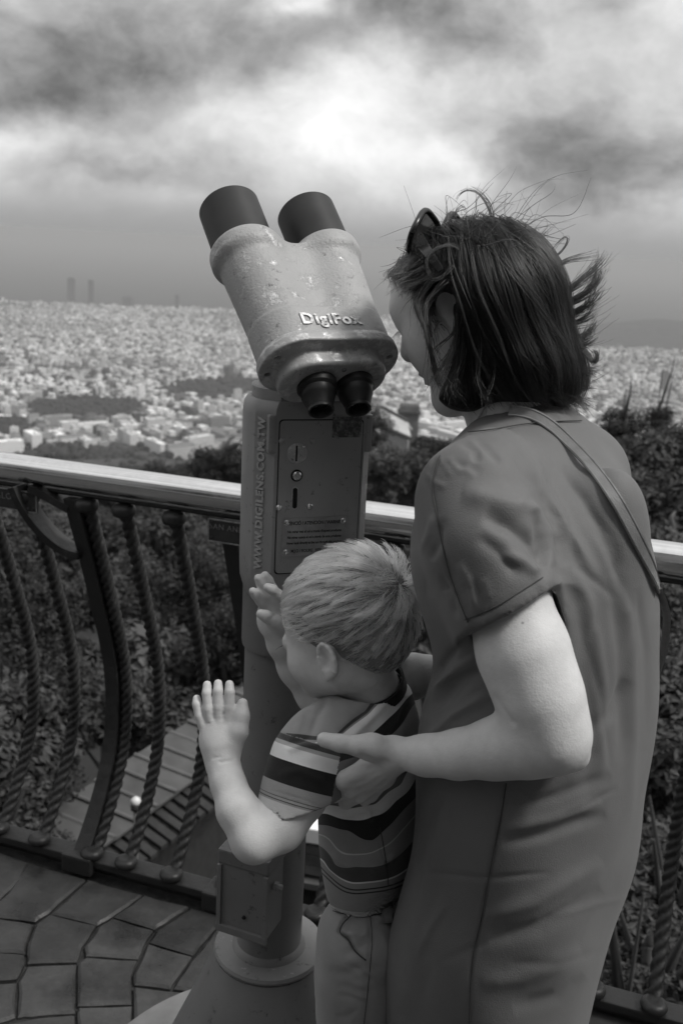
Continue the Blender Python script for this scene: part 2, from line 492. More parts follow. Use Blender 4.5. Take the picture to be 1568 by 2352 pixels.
M_TOWN = town_mat('far_town_walls', False); M_HOUSE = town_mat('plastered_walls', True)
M_ROOFTILE = simple_mat('roof_tiles', 0.16, 0.9, var=0.3, scale=0.4)
M_WOOD = simple_mat('wooded_green', 0.035, 0.95, var=0.5, scale=0.06, spec=0.1)

def inpoly(x, y, poly):
    c = np.zeros(np.shape(x), bool)
    for (x1, y1), (x2, y2) in zip(poly, poly[1:] + poly[:1]):
        m = (y1 > y) != (y2 > y)
        c ^= m & (x < (x2 - x1) * (y - y1) / (y2 - y1 + 1e-9) + x1)
    return c
PARKS = [[(355, 893), (420, 872), (520, 862), (600, 868), (600, 900), (500, 912), (400, 900)],
         [(60, 925), (150, 905), (325, 915), (330, 955), (200, 965), (70, 960)],
         [(-200, 950), (60, 955), (90, 985), (20, 1000), (-200, 1000)],
         [(90, 1012), (350, 1020), (420, 1060), (0, 1060)]]
rng = np.random.default_rng(11)
# rows of blocks laid on a turned street grid
GS = 20.0
g = np.arange(-5200, 8200, GS)
GX, GY = np.meshgrid(g, g); GX = GX.ravel() + rng.uniform(-4, 4, GX.size); GY = GY.ravel() + rng.uniform(-4, 4, GY.size)
ang = R(38); X0 = GX * math.cos(ang) - GY * math.sin(ang); Y0 = GX * math.sin(ang) + GY * math.cos(ang)
street = (np.abs(((GX / GS) % 6) - 3) > 2.45) | (np.abs(((GY / GS) % 5) - 2.5) > 2.1)
rr = np.hypot(X0, Y0); aa = np.degrees(np.arctan2(X0, Y0))
keep = (rr > 1480) & (rr < 7300) & (np.abs(aa) < 40) & ~street & (Y0 > 0)
keep &= (rr > 1480 + 60 * rng.random(len(rr)))
keep &= rng.random(len(rr)) < np.interp(rr, [1500, 1900, 2500, 7000], [0.45, 0.8, 0.93, 0.9])
X0, Y0, rr, aa = X0[keep], Y0[keep], rr[keep], aa[keep]
Z0 = terrain(X0, Y0)
px, py, _ = proj(np.stack([X0, Y0, Z0 + 10], 1))
green = np.zeros(len(px), bool)
for P in PARKS: green |= inpoly(px, py, P)
hill = (aa > 9.5) & (rr > 5400)
ok = ~green & ~hill
X0, Y0, Z0, rr, px, py = X0[ok], Y0[ok], Z0[ok], rr[ok], px[ok], py[ok]
nB = len(X0)
W = rng.uniform(9, 22, nB) * np.where(rng.random(nB) < 0.07, 2.0, 1); D = rng.uniform(7, 16, nB)
Hh = np.where(rng.random(nB) < 0.006, rng.uniform(25, 42, nB), rng.gamma(8, 1.45, nB)).clip(5, 45)
Hh *= np.interp(rr, [1500, 2000, 3000], [0.75, 1.0, 1.0])
# districts: looser, larger blocks on the near slope, wooded gardens in places
nearf = np.clip((2250 - rr) / 500, 0, 1); bigb = (rng.random(nB) < .30 * nearf)
W = np.where(bigb, rng.uniform(28, 62, nB), W); D = np.where(bigb, rng.uniform(12, 18, nB), D); Hh = np.where(bigb, rng.uniform(14, 26, nB), Hh)
dist_ = np.sin(X0 * .0041 + 1.7 * np.sin(Y0 * .0023)) + np.sin(Y0 * .0057 + 1.3 * np.sin(X0 * .0031 + .5))
rot = ang + np.where(rng.random(nB) < 0.5, 0, R(90)) + rng.normal(0, 0.1, nB)
tone = np.clip(rng.normal(0.50, 0.22, nB), 0.08, 0.88)
tone = np.clip(tone + .07 * dist_, .08, .88)
tone = np.where(rng.random(nB) < 0.06, rng.uniform(0.06, 0.16, nB), tone)
vis = (px > -10) & (px < 1580) & ~((px > 560) & (px < 845)) & ~((px > 905) & (px < 1360)) & (py < 1060)
size = np.where(vis, np.sqrt(W * Hh) / rr, 0)
order = np.argsort(-size); single = order[:170]; rest = order[170:]
# the mass of the town: one object
def boxes_np(X, Y, Z, W, D, H, rot, sink=6):
    n = len(X); s = np.array([(-.5, -.5), (.5, -.5), (.5, .5), (-.5, .5)])
    cr, sr = np.cos(rot)[:, None], np.sin(rot)[:, None]
    lx = s[:, 0][None] * W[:, None]; ly = s[:, 1][None] * D[:, None]
    bx = X[:, None] + lx * cr - ly * sr; by = Y[:, None] + lx * sr + ly * cr
    lo = np.stack([bx, by, np.repeat((Z - sink)[:, None], 4, 1)], -1); hi = np.stack([bx, by, np.repeat((Z + H)[:, None], 4, 1)], -1)
    V = np.concatenate([lo, hi], 1).reshape(-1, 3)
    f = np.array([(0, 1, 5, 4), (1, 2, 6, 5), (2, 3, 7, 6), (3, 0, 4, 7), (4, 5, 6, 7)])
    F = (np.arange(n)[:, None, None] * 8 + f[None]).reshape(-1, 4)
    return V, F
V, F = boxes_np(X0[rest], Y0[rest], Z0[rest], W[rest], D[rest], Hh[rest], rot[rest])
me = np_mesh('far_town', V, F); me.shade_flat()
point_attr(me, 'tone', np.repeat(tone[rest], 8))
tag(link('far_town', me, M_TOWN), kind='stuff', label='pale mass of town buildings reaching to the sea')
# roof huts and setbacks give the nearest ones a broken skyline
def house_mesh(w, d, h, kind):
    m = MB(); m.box((0, 0, h / 2 - 3), (w, d, h + 6))
    return m
for q, i in enumerate(single):
    w, d, h = float(W[i]), float(D[i]), float(Hh[i])
    near = rr[i] < 2300
    lab = 'pale flat-roofed block among the nearest buildings of the town' if near else 'small pale flat-roofed building in the middle of the town'
    if tone[i] < 0.3: lab = 'dark flat-roofed block among the nearest buildings of the town' if near else 'small dark flat-roofed building in the middle of the town'
    t = thing('town_building', lab, 'building', (float(X0[i]), float(Y0[i]), float(Z0[i])), 'buildings of the town that can be told apart')
    t.rotation_euler.z = float(rot[i])
    def sub(name, mbx, mat):
        o = bpy.data.objects.new(name, mbx.mesh(name)); COL.objects.link(o); o.data.materials.append(mat); o.parent = t
        o['tone'] = float(tone[i]); return o
    sub('wall', house_mesh(w, d, h, 0), M_HOUSE)
    k = rng.random()
    if k < 0.35:
        m = MB(); m.add([(-w/2-.4, -d/2-.4, h), (w/2+.4, -d/2-.4, h), (w/2+.4, d/2+.4, h), (-w/2-.4, d/2+.4, h), (-w/2-.4, 0, h + d * .22), (w/2+.4, 0, h + d * .22)],
                        [(0, 1, 5, 4), (2, 3, 4, 5), (1, 2, 5), (3, 0, 4), (0, 3, 2, 1)])
        sub('roof', m, M_ROOFTILE)
        t['label'] = t['label'].replace('flat-roofed', 'tile-roofed')
    else:
        m = MB(); m.box((w * rng.uniform(-.25, .25), d * rng.uniform(-.2, .2), h + 1.5), (w * .3, d * .35, 3.0)); sub('roof_hut', m, M_HOUSE)
        m = MB()
        for sx, sy, ax, ay in ((0, -1, w, .5), (0, 1, w, .5), (-1, 0, .5, d - 1.1), (1, 0, .5, d - 1.1)):
            m.box((sx * (w / 2 - .25), sy * (d / 2 - .25), h + .5), (ax, ay, 1.0))
        sub('parapet', m, M_HOUSE)

# landmarks on the shore
def tower(name, label, x, ytop, ybase, wpx, r, tone_, shape='box'):
    p = at(x, ybase, r); top = at(x, ytop, r)[2]; base = -499.0 if r > 6500 else float(terrain(p[0], p[1])); w = wpx * r / FPX
    t = thing(name, label, 'building', (p[0], p[1], base))
    m = MB(); h = top - base
    m.box((p[0], p[1], base + h * .5 - 2), (w, w, h)); o = m.build('tower_wall', M_HOUSE, t); o['tone'] = tone_
    m = MB(); m.box((p[0], p[1], top - 2 + w * .09), (w * .72, w * .72, w * .18)); o = m.build('roof_plant_room', M_HOUSE, t); o['tone'] = tone_ * .8
    m = MB(); m.box((p[0], p[1], base + 6), (w * 1.8, w * 1.5, 18)); o = m.build('podium', M_HOUSE, t); o['tone'] = tone_
    return t
tower('high_rise_tower', 'left one of the two dark twin towers on the shore', 165, 640, 690, 14, 7200, 0.03)
tower('high_rise_tower', 'right, slimmer one of the two dark twin towers on the shore', 210, 644, 690, 11, 7200, 0.03)
tower('office_tower', 'small dark tower on the skyline beside the binoculars', 407, 678, 700, 9, 7000, 0.06)
tower('office_block', 'broad low dark block on the skyline between the towers', 295, 685, 699, 23, 7000, 0.07)
tower('flat_block', 'dark tower block with pale stripe standing in the town at the far right', 1523, 852, 885, 15, 3300, 0.16)

# greenery inside the town
ico = bmesh.new(); bmesh.ops.create_icosphere(ico, subdivisions=2, radius=1.0)
IV = np.array([v.co[:] for v in ico.verts]); IF = np.array([[v.index for v in f.verts] for f in ico.faces]); ico.free()
def blobs(name, P, Rr, mat, label, seed=1):
    g = np.random.default_rng(seed); n = len(P)
    k = 1 + g.normal(0, 0.16, (n, len(IV))); s = np.stack([Rr, Rr, Rr * .8], 1)
    V = (P[:, None] + IV[None] * k[..., None] * s[:, None]).reshape(-1, 3)
    F = (np.arange(n)[:, None, None] * len(IV) + IF[None]).reshape(-1, 3)
    return tag(link(name, np_mesh(name, V, F), mat), kind='stuff', label=label)
gsel = np.argwhere(green).ravel()
_X = GX[keep] * math.cos(ang) - GY[keep] * math.sin(ang); _Y = GX[keep] * math.sin(ang) + GY[keep] * math.cos(ang)
P = np.stack([_X[gsel], _Y[gsel], terrain(_X[gsel], _Y[gsel]) + 4], 1); P = np.repeat(P, 5, 0)
P[:, :2] += rng.uniform(-17, 17, (len(P), 2)); P[:, 2] += rng.uniform(-2, 3, len(P))
blobs('park_trees', P, rng.uniform(5, 9, len(P)), M_WOOD, 'dark wooded park rising among the pale buildings', 3)
k = rng.random(nB) < np.clip(.16 + .16 * dist_ + .25 * nearf, .05, .6)
P = np.stack([X0[k] + rng.uniform(-16, 16, k.sum()), Y0[k] + rng.uniform(-16, 16, k.sum()), Z0[k] + 6], 1)
P[:, 2] = terrain(P[:, 0], P[:, 1]) + 6
blobs('street_trees', P, rng.uniform(4, 9, len(P)), M_WOOD, 'scattered street trees between the town buildings', 4)
# scrub on the slope between the terrace wood and the town
q = 4300; ra = np.exp(rng.uniform(math.log(260), math.log(1560), q)); az = np.radians(rng.uniform(-42, 42, q))
P = np.stack([ra * np.sin(az), ra * np.cos(az), np.zeros(q)], 1); P[:, 2] = terrain(P[:, 0], P[:, 1]) + 2
blobs('hillside_wood', P, rng.uniform(4, 8, q), M_WOOD, 'dark wood covering the slope below the terrace', 5)
# ================================================================== THE TERRACE
RN = np.array([0.316, 0.949, 0.0]); RN /= np.linalg.norm(RN)          # outward, away from the terrace
RT = np.array([RN[1], -RN[0], 0.0])                                   # along the railing, to the right
R0P = np.array([0.0, 2.020, 0.0])                                     # a point of the railing's foot line
def rail_pt(s, z, out=0.0): return R0P + RT * s + RN * out + np.array([0, 0, z])

n = NT('paving_stone'); c = n.coord('Object')
f1 = n.noise(c, 5, 7, 0.65); f2 = n.noise(c, 60, 5, 0.7)
oi = n.N('ShaderNodeObjectInfo')
f5 = n.noise(c, 2.3, 6, .6)
v = n.math('MULTIPLY', n.math('MULTIPLY', n.ramp(f5, [(.36, .35), (.46, 1.0)]), n.ramp(f1, [(0.25, 0.022), (0.5, 0.042), (0.72, 0.066)])), n.ramp(f2, [(0.2, 0.75), (0.8, 1.2)]))
v = n.math('MULTIPLY', v, n.math('ADD', 0.8, n.math('MULTIPLY', oi.outputs['Random'], 0.4)))
n.base(v); n.set(rough=n.ramp(f5, [(0.36, 0.22), (0.5, 0.6)]), spec=0.4)
n.bump(n.math('ADD', n.math('MULTIPLY', f2, 0.5), f1), 0.5, 0.006); M_STONE = n.m
n = NT('mortar'); c = n.coord('Object'); n.base(n.ramp(n.noise(c, 40, 5), [(0.3, 0.018), (0.7, 0.045)])); n.set(rough=0.9, spec=0.2)
n.bump(n.noise(c, 120, 4), 0.5, 0.004); M_MORTAR = n.m
n = NT('terrace_edge'); c = n.coord('Object'); n.base(n.ramp(n.noise(c, 6, 6), [(0.3, 0.05), (0.7, 0.12)])); n.set(rough=0.9); M_CONC = n.m

# slab of the terrace with the paving stones as pieces of it
ground = MB()
ring = [rail_pt(-9, 0, .09), rail_pt(9, 0, .09), rail_pt(9, 0, -9), rail_pt(-9, 0, -9)]
ground.rings([[(p[0], p[1], -6.2) for p in ring], [(p[0], p[1], -0.012) for p in ring]])
terrace = tag(ground.build('terrace_paving', M_MORTAR), kind='structure', label='dark terrace floor of irregular stone slabs beside the railing')
zf = lambda zx, zy: atz(zx * 0.36, 1662 + zy * 0.36, 0.0)
SLABS = [[(-300, 700), (190, 880), (150, 985), (40, 1080), (-60, 1170), (-300, 1120)],
 [(190, 880), (560, 985), (520, 1020), (310, 1210), (225, 1262), (-60, 1225), (-60, 1170), (40, 1080)],
 [(560, 985), (920, 1085), (880, 1115), (720, 1230), (620, 1282), (320, 1210), (520, 1020)],
 [(920, 1085), (1220, 1165), (1180, 1190), (1060, 1270), (985, 1312), (720, 1230), (880, 1115)],
 [(1220, 1165), (1560, 1250), (1390, 1290), (1300, 1400), (1230, 1475), (945, 1390), (990, 1320), (1180, 1190)],
 [(-60, 1225), (225, 1262), (175, 1400), (165, 1462), (-60, 1448)],
 [(320, 1210), (620, 1282), (535, 1420), (495, 1520), (170, 1530), (165, 1462), (175, 1400), (225, 1270)],
 [(720, 1230), (985, 1312), (940, 1390), (885, 1500), (540, 1480), (535, 1420), (620, 1285)],
 [(945, 1390), (1230, 1475), (1150, 1600), (1090, 1690), (848, 1665), (845, 1600), (888, 1500)],
 [(-60, 1448), (165, 1462), (168, 1530), (112, 1630), (-60, 1645)],
 [(170, 1530), (492, 1520), (490, 1760), (488, 1840), (240, 1855), (105, 1870), (112, 1630)],
 [(495, 1520), (540, 1482), (882, 1502), (846, 1600), (848, 1668), (845, 1790), (490, 1800)],
 [(848, 1672), (1090, 1692), (1330, 1720), (1300, 1900), (1150, 2020), (850, 2000), (845, 1790)],
 [(-60, 1648), (112, 1632), (105, 1870), (-60, 1920)],
 [(490, 1802), (845, 1792), (850, 2000), (800, 2120), (480, 2110), (488, 1840)],
 [(-60, 1922), (240, 1858), (486, 1842), (478, 2110), (200, 2160), (-60, 2150)],
 [(1560, 1250), (1900, 1330), (1800, 1640), (1330, 1718), (1100, 1690), (1155, 1600), (1235, 1475), (1300, 1400), (1390, 1292)],
]
def add_slab(poly, gap):
    P = np.array(poly); c = P.mean(0)
    e = np.roll(P, -1, 0) - P
    # inset, then rough the edge a little
    pts = []
    for i in range(len(P)):
        for t in (0, .33, .67):
            q = P[i] + e[i] * t; dvec = c - q; L = np.linalg.norm(dvec)
            pts.append(q + dvec / L * (gap + random.uniform(-.0015, .002)))
    pts = np.array(pts); z = random.uniform(-0.002, 0.002)
    inner = pts + (c - pts) * (0.007 / np.linalg.norm(c - pts, axis=1, keepdims=True))
    m = MB()
    m.rings([[(x, y, -0.03) for x, y in pts], [(x, y, z - 0.005) for x, y in pts], [(x, y, z) for x, y in inner]], cap=(False, True))
    m.build('paving_slab', M_STONE, terrace, smooth=0.6)
used = []
for S in SLABS:
    P = [zf(*q)[:2] for q in S]; used.append(P); add_slab(P, 0.0034)
# the rest of the terrace carries on with slabs laid in the same rough courses
step = 0.27
for i in range(-14, 24):
    for j in range(-1, 24):
        def cnr(a, b):
            rs = random.Random(a * 917 + b * 31); 
            return rail_pt(a * step + (b % 2) * 0.12 + rs.uniform(-.03, .03), 0, 0.09 - b * step * .82 + (rs.uniform(-.03, .03) if b > 0 else 0))[:2]
        if j < 0: continue
        q = [cnr(i, j), cnr(i + 1, j), cnr(i + 1, j + 1), cnr(i, j + 1)]; c = np.mean(q, 0)
        far = np.hypot(c[0], c[1]) > 4.2
        if far or c[1] < -1.2: continue
        if any(inpoly(np.array([p[0]]), np.array([p[1]]), [tuple(k) for k in P])[0] for P in used for p in q + [c]): continue
        add_slab(q, 0.0036)

# ------------------------------------------------------------------ railing
n = NT('brushed_steel'); c = n.coord('Object', (1, 1, 1))
f = n.noise(c, 24, 6, 0.7, 1.0)
n.base(n.ramp(f, [(0.3, 0.76), (0.7, 0.86)])); n.set(metal=1.0, rough=n.ramp(f, [(0.3, 0.10), (0.7, 0.20)])); n.bump(n.noise(c, 18, 5, 0.6, .5), 0.05, 0.002); M_STEEL = n.m
n = NT('black_iron_paint'); c = n.coord('Object'); f = n.noise(c, 22, 7, 0.7)
n.base(n.ramp(f, [(0.3, 0.018), (0.62, 0.03), (0.75, 0.07)])); n.set(rough=n.ramp(f, [(0.3, 0.35), (0.7, 0.6)]), spec=0.45); n.bump(n.noise(c, 90, 5), 0.35, 0.003); M_IRON = n.m

rl = thing('railing', 'black iron terrace railing with bellied rope-twist balusters and a bright steel handrail', 'railing', tuple(rail_pt(0, 0)))
m = MB(); m.tube([rail_pt(s, 1.037) for s in np.linspace(-6, 6, 60)], 0.0325, 28); m.build('handrail', M_STEEL, rl, smooth=0.7)
m = MB()
for s in (-6, 6): pass
m.tube([rail_pt(s, 0.993, .006) for s in np.linspace(-6, 6, 30)], 0.0085, 8, flat=0.8); m.build('under_bar', M_IRON, rl, smooth=0.7)
m = MB()
rot = Matrix.Rotation(math.atan2(RT[1], RT[0]), 3, 'Z')
m.box(rail_pt(0, 0.034, 0.012), (12, 0.055, 0.022), rot); m.build('bottom_bar', M_IRON, rl, bevel=0.004)
m = MB()
m.box(rail_pt(0, 0.011, 0.02), (12, 0.03, 0.024), rot); m.build('bottom_bar_foot', M_IRON, rl)
BZ = [0.03, 0.10, 0.18, 0.26, 0.33, 0.42, 0.51, 0.60, 0.66, 0.75, 0.84, 0.93, 0.99]
BB = [0.0, 0.058, 0.110, 0.148, 0.165, 0.170, 0.162, 0.138, 0.117, 0.087, 0.056, 0.022, 0.0]
def belly(z):
    return float(np.interp(z, zz_, bb_))
zz_ = np.linspace(.03, .99, 97); bb_ = np.interp(zz_, BZ, BB)
for _ in range(6): bb_[1:-1] = (bb_[:-2] + 2 * bb_[1:-1] + bb_[2:]) / 4
NZ = 300; zs = np.linspace(0.045, 0.985, NZ)
cent = [np.array([0, 0, z]) + RN * belly(z) for z in zs]
mt = MB()
def rope(th, i):
    ph = 2 * math.pi * zs[i] / 0.070
    return 0.66 + 0.42 * abs(math.cos(1.5 * (th + ph))) ** 0.8
mt.tube(cent, 0.0158, 18, prof=rope)
BAL = mt.mesh('baluster', smooth=True); BAL.materials.append(M_IRON)
mc = MB(); mc.lathe([(.006, .044), (.020, .045), (.0265, .049), (.029, .056), (.0265, .064), (.020, .068), (.0165, .069), (.008, .067)], n=20)
COLB = mc.mesh('collar', smooth=True); COLB.materials.append(M_IRON)
mc = MB(); mc.lathe([(.006, .956), (.018, .957), (.0245, .960), (.0275, .968), (.0275, .977), (.023, .985), (.008, .987)], n=20)
COLT = mc.mesh('collar', smooth=True); COLT.materials.append(M_IRON)
sp = 0.1275
_s = np.linspace(-3, 3, 6001); s_post = float(_s[np.argmin(np.abs(proj(np.array([rail_pt(q, .95, .01) for q in _s]))[0] - 180))])
def place(me, name, s, parent):
    o = bpy.data.objects.new(name, me); COL.objects.link(o); adopt(o, parent); o.location = tuple(rail_pt(s, 0)); return o
def bal_at(s):
    b = bpy.data.objects.new('baluster', BAL); COL.objects.link(b); adopt(b, rl); b.location = tuple(rail_pt(s, 0))
    for me in (COLB, COLT):
        c = bpy.data.objects.new('collar', me); COL.objects.link(c); c.parent = b
for i in range(-9, 22):
    s = s_post + i * sp
    if i % 9 == 0: bal_at(s + 0.030)
    elif i == 3: continue
    else: bal_at(s)
# flat bellied posts with curved brackets
def post_at(s, half_w=0.019, bracket=True):
    zz = np.linspace(0.0, 0.985, 34); m = MB(); rr_ = []
    for k, z in enumerate(zz):
        c = rail_pt(s, z, belly(z) - .004)
        w = half_w * (1.25 - .25 * min(1, z / .2)); dpt = 0.020
        rr_.append([c - RT * w - RN * dpt, c + RT * w - RN * dpt, c + RT * w + RN * dpt, c - RT * w + RN * dpt])
    m.rings(rr_); m.build('post', M_IRON, rl, bevel=0.002)
    m = MB(); m.box(rail_pt(s, 0.03, .006), (0.085, 0.075, 0.05), rot); m.build('post_shoe', M_IRON, rl, bevel=0.006)
    if not bracket: return
    for (pts, w) in ((BR1, .014), (BR2, .012)):
        m = MB(); R_ = []
        pts = np.array(pts); t = np.linspace(0, 1, 15)
        P = np.stack([np.interp(t, np.linspace(0, 1, len(pts)), pts[:, i]) for i in range(3)], 1)
        for _ in range(3): P[1:-1] = (P[:-2] + 2 * P[1:-1] + P[2:]) / 4
        for k in range(15):
            c = rail_pt(s + P[k, 0], P[k, 1], P[k, 2]); tg = P[min(k + 1, 14)] - P[max(k - 1, 0)]
            nn = np.array([-tg[1], tg[0]]); nn /= np.linalg.norm(nn) + 1e-9
            a = RT * nn[0] * .009 + np.array([0, 0, nn[1] * .009]); b = RN * w * 2
            R_.append([c - a - b, c + a - b, c + a + b, c - a + b])
        m.rings(R_); m.build('bracket', M_IRON, rl, bevel=0.0015)
BR1 = [(-.142, 1.0, -.02), (-.130, .955, -.01), (-.10, .895, .010), (-.05, .845, .03), (-.008, .835, .045)]
BR2 = [(-.105, 1.0, -.01), (-.07, .985, .0), (-.035, .968, .005), (-.01, .958, .008)]
post_at(s_post)
post_at(s_post + 3 * sp + .012, bracket=False)
post_at(s_post + 18 * sp)

# engraved plaques hung under the handrail
n = NT('plaque_enamel'); c = n.coord('Object'); f = n.noise(c, 60, 5, .7)
n.base(n.ramp(f, [(.3, .022), (.7, .045)])); n.set(rough=.42); M_PLAQ = n.m
M_PLEDGE = simple_mat('plaque_worn_edge', 0.32, 0.45, 0.6, var=.5, scale=90)
M_LETTER = simple_mat('faded_lettering', 0.16, 0.6, var=.4, scale=150)
def plaque(xl, xr, ytop, w, h, label, lines, out=-0.02, ztop=.99):
    ss = np.linspace(-3, 3, 6001); s0 = float(ss[np.argmin(np.abs(proj(np.array([rail_pt(q, ztop, out) for q in ss]))[0] - xl))])
    o = thing('direction_plaque', label, 'plaque', tuple(rail_pt(s0 + w / 2, ztop - h)))
    c = rail_pt(s0 + w / 2, ztop - h / 2, out)
    m = MB(); m.box(c, (w, .004, h), rot); m.build('plate', M_PLAQ, o)
    m = MB()
    for sx, sz, bw, bh in ((0, 1, w, .0025), (0, -1, w, .0025), (-1, 0, .0025, h - .006), (1, 0, .0025, h - .006)):
        m.box(np.array(c) + RT * sx * (w / 2 - .00125) - RN * .0032 + np.array([0, 0, sz * (h / 2 - .00125)]), (bw, .0022, bh), rot)
    m.build('rim', M_PLEDGE, o)
    m = MB()
    for sx in (-1, 1):
        for sz in (-1, 1):
            MM = frame(np.array(c) + RT * sx * (w / 2 - .009) + np.array([0, 0, sz * (h / 2 - .009)]) - RN * .002, RT, np.cross(RN * -1, RT))
            m = MB(); m.lathe([(.0001, .0), (.004, .0), (.0035, .002), (.001, .003)], MM, 12); m.build('screw', M_IRON, o, smooth=.6)
    for (txt, size, dx, dz) in lines:
        MM = frame(np.array(c) + RT * dx + np.array([0, 0, dz]) - RN * .0035, RT, (0, 0, 1))
        text_obj('lettering', txt, size, MM, M_LETTER, o, extrude=.0006, spacing=1.12)
    return o
plaque(-66, 103, 1088, 0.185, 0.050, 'dark plaque reading BADALONA under the handrail beside the curved bracket', [('BADALONA', .021, -.004, .006), ('Km', .011, .063, -.015)])
plaque(480, 620, 1160, 0.150, 0.052, 'dark plaque reading SAN ANDRES under the handrail half behind the telescope', [('SAN ANDRES', .0175, -.015, .009), ('Dist', .012, .028, -.014)])

# ------------------------------------------------------------------ below the terrace: shelter roof, yard, lamps
M_SHEET = simple_mat('weathered_roof_sheet', 0.06, 0.75, var=.35, scale=3.0)
M_SEAM = simple_mat('roof_seam', 0.085, 0.6, var=.25, scale=8)
M_DARKW = simple_mat('dark_rafter_wood', 0.02, 0.85, var=.4, scale=10)
n = NT('yard_asphalt'); c = n.coord('Object'); n.base(n.ramp(n.noise(c, 0.9, 7, .6), [(.3, .045), (.7, .085)])); n.set(rough=.9); n.bump(n.noise(c, 30, 4), .3, .01); M_YARD = n.m
ZR = -4.6
near0, near1 = atz(180, 1988, ZR), atz(520, 1738, ZR)
ax = (near1 - near0); aL = np.linalg.norm(ax); ax /= aL
far_ref = atz(165, 1862, ZR); near_ref = atz(296, 1897, ZR); WID = abs(float((far_ref - near_ref) @ RT)) * 1.12
sh = thing('shelter_roof', 'long grey roof of seamed sheets over the path below the railing', 'roof', (near0[0], near0[1], -7.5))
s0 = float((atz(442, 1789, ZR) - near0) @ ax); ds = float(np.linalg.norm(atz(442, 1789, ZR) - atz(404, 1821, ZR)))
up = np.array([0, 0, 1.0])
for i in range(-13, 8):
    q0 = near0 + ax * (s0 + i * ds); q1 = near0 + ax * (s0 + (i + 1) * ds); dz = up * random.uniform(-.012, .012)
    lift = up * (.16 * WID)
    top = [q0 + dz, q1 + dz, q1 - RT * WID + lift + dz, q0 - RT * WID + lift + dz]
    m = MB(); m.rings([[p - up * .03 for p in top], top]); m.build('roof_sheet', M_SHEET, sh)
    m = MB(); m.tube([q0 + up * .018 + dz, q0 - RT * WID + lift + up * .018 + dz], .028, 6, flat=.6); m.build('seam', M_SEAM, sh)
    for hh in (0, 1):
        qm = q0 + ax * ds * (.25 + .5 * hh); hw = ax * ds * .16
        a0, b0 = qm - RT * .12 - up * .07, qm + RT * (.34 * WID) - up * (.25 + .02 * hh)
        m = MB(); m.rings([[a0 - hw, a0 + hw, a0 + hw - up * .05, a0 - hw - up * .05], [b0 - hw, b0 + hw, b0 + hw - up * .05, b0 - hw - up * .05]]); m.build('rafter_tail', M_DARKW, sh)
m = MB(); w0, w1 = near0 - ax * 5 - RT * .25, near0 + ax * (aL + 6) - RT * .25
q = [w0 - up * .06, w1 - up * .06, w1 - up * 3.4, w0 - up * 3.4]
m.rings([q, [p - RT * .12 for p in q]]); m.build('back_wall', M_DARKW, sh)
m = MB(); ZY = -7.0
yp = [w0 - RT * .05, w1 - RT * .05, w1 + RT * 7.5, w0 + RT * 7.5]
m.rings([[(p[0], p[1], -12) for p in yp], [(p[0], p[1], ZY) for p in yp]])
tag(m.build('yard_pavement', M_YARD), kind='structure', label='smooth grey yard beside the shelter roof below the railing')

M_LAMPW = simple_mat('lamp_white', 0.6, 0.3, var=.05)
def lamp(px_, py_, Y, label, hgt):
    p = at(px_, py_, Y); t = thing('yard_lamp', label, 'lamp', (p[0], p[1], p[2] - hgt))
    m = MB(); m.tube([p - [0, 0, hgt], p], .022, 8); m.build('pole', M_SEAM, t, smooth=True)
    m = MB(); m.lathe([(.015, -.03), (.04, -.025), (.05, .0), (.042, .03), (.016, .05), (.002, .053)], Matrix.Translation(p), 16); m.build('lamp_globe', M_LAMPW, t, smooth=True)
    m = MB(); m.lathe([(.02, -.09), (.045, -.08), (.048, -.03), (.015, -.028)], Matrix.Translation(p), 14); m.build('lamp_collar', M_DARKW, t, smooth=True)
lamp(312, 1842, 8.2, 'small white-capped lamp on a thin pole in front of the shelter roof', 2.6)

# little white kiosk and boarded wall glimpsed between post and boy
kp = at(722, 1925, 6.2)
kx = np.array([math.cos(R(-12)), math.sin(R(-12)), 0]); kr = Matrix.Rotation(R(-12), 3, 'Z')
M_KWHITE = simple_mat('white_paint', 0.78, 0.6, var=.08, scale=4)
M_KWOOD = simple_mat('grey_boards', 0.13, 0.8, var=.5, scale=5)
k = thing('white_kiosk', 'white-topped kiosk with grey boarded front glimpsed between telescope post and boy', 'kiosk', (kp[0], kp[1], -7.0))
m = MB(); m.box(kp + [.08, 0.2, .0], (.62, .40, .12), kr); m.build('roof', M_KWHITE, k, bevel=.01)
for i in range(3):
    for j in range(4):
        m = MB(); m.box(kp + kx * (-.14 + .15 * j) + np.array([0, 0.06, -.12 - .085 * i]), (.14, .04, .078), kr); m.build('board', M_KWOOD, k)
m = MB(); m.box(kp + [.08, .22, -2.6], (.58, .25, 5.0), kr); m.build('wall', M_DARKW, k)
m = MB(); m.box(kp + [.08, 0.02, -.39], (.62, .10, .05), kr); m.build('ledge', M_SEAM, k)

# ------------------------------------------------------------------ unseen building added behind the viewer to shape the light on the figures
M_BOUNCE = simple_mat('pale_bounce_facade', .42, .9, var=.35, scale=1.2)  # kept pale so the added building throws light back on the figures
fb = thing('unseen_bounce_building', 'unseen pale building added behind the viewer to bounce light', 'building', (0, -4.6, 0))
m = MB(); m.box((0, -5.6, 3.6), (34, 2.0, 7.4)); m.build('wall', M_BOUNCE, fb)
m = MB(); m.box((0, -4.5, 7.45), (34.6, .5, .35)); m.build('cornice', M_CONC, fb)
for q in range(-4, 5):
    m = MB(); m.box((q * 3.4, -4.55, 2.6), (1.3, .16, 2.6)); w_ = m.build('window', M_DARKW, fb)
    m = MB(); m.box((q * 3.4, -4.5, 1.22), (1.6, .3, .12)); m.build('sill', M_CONC, w_)
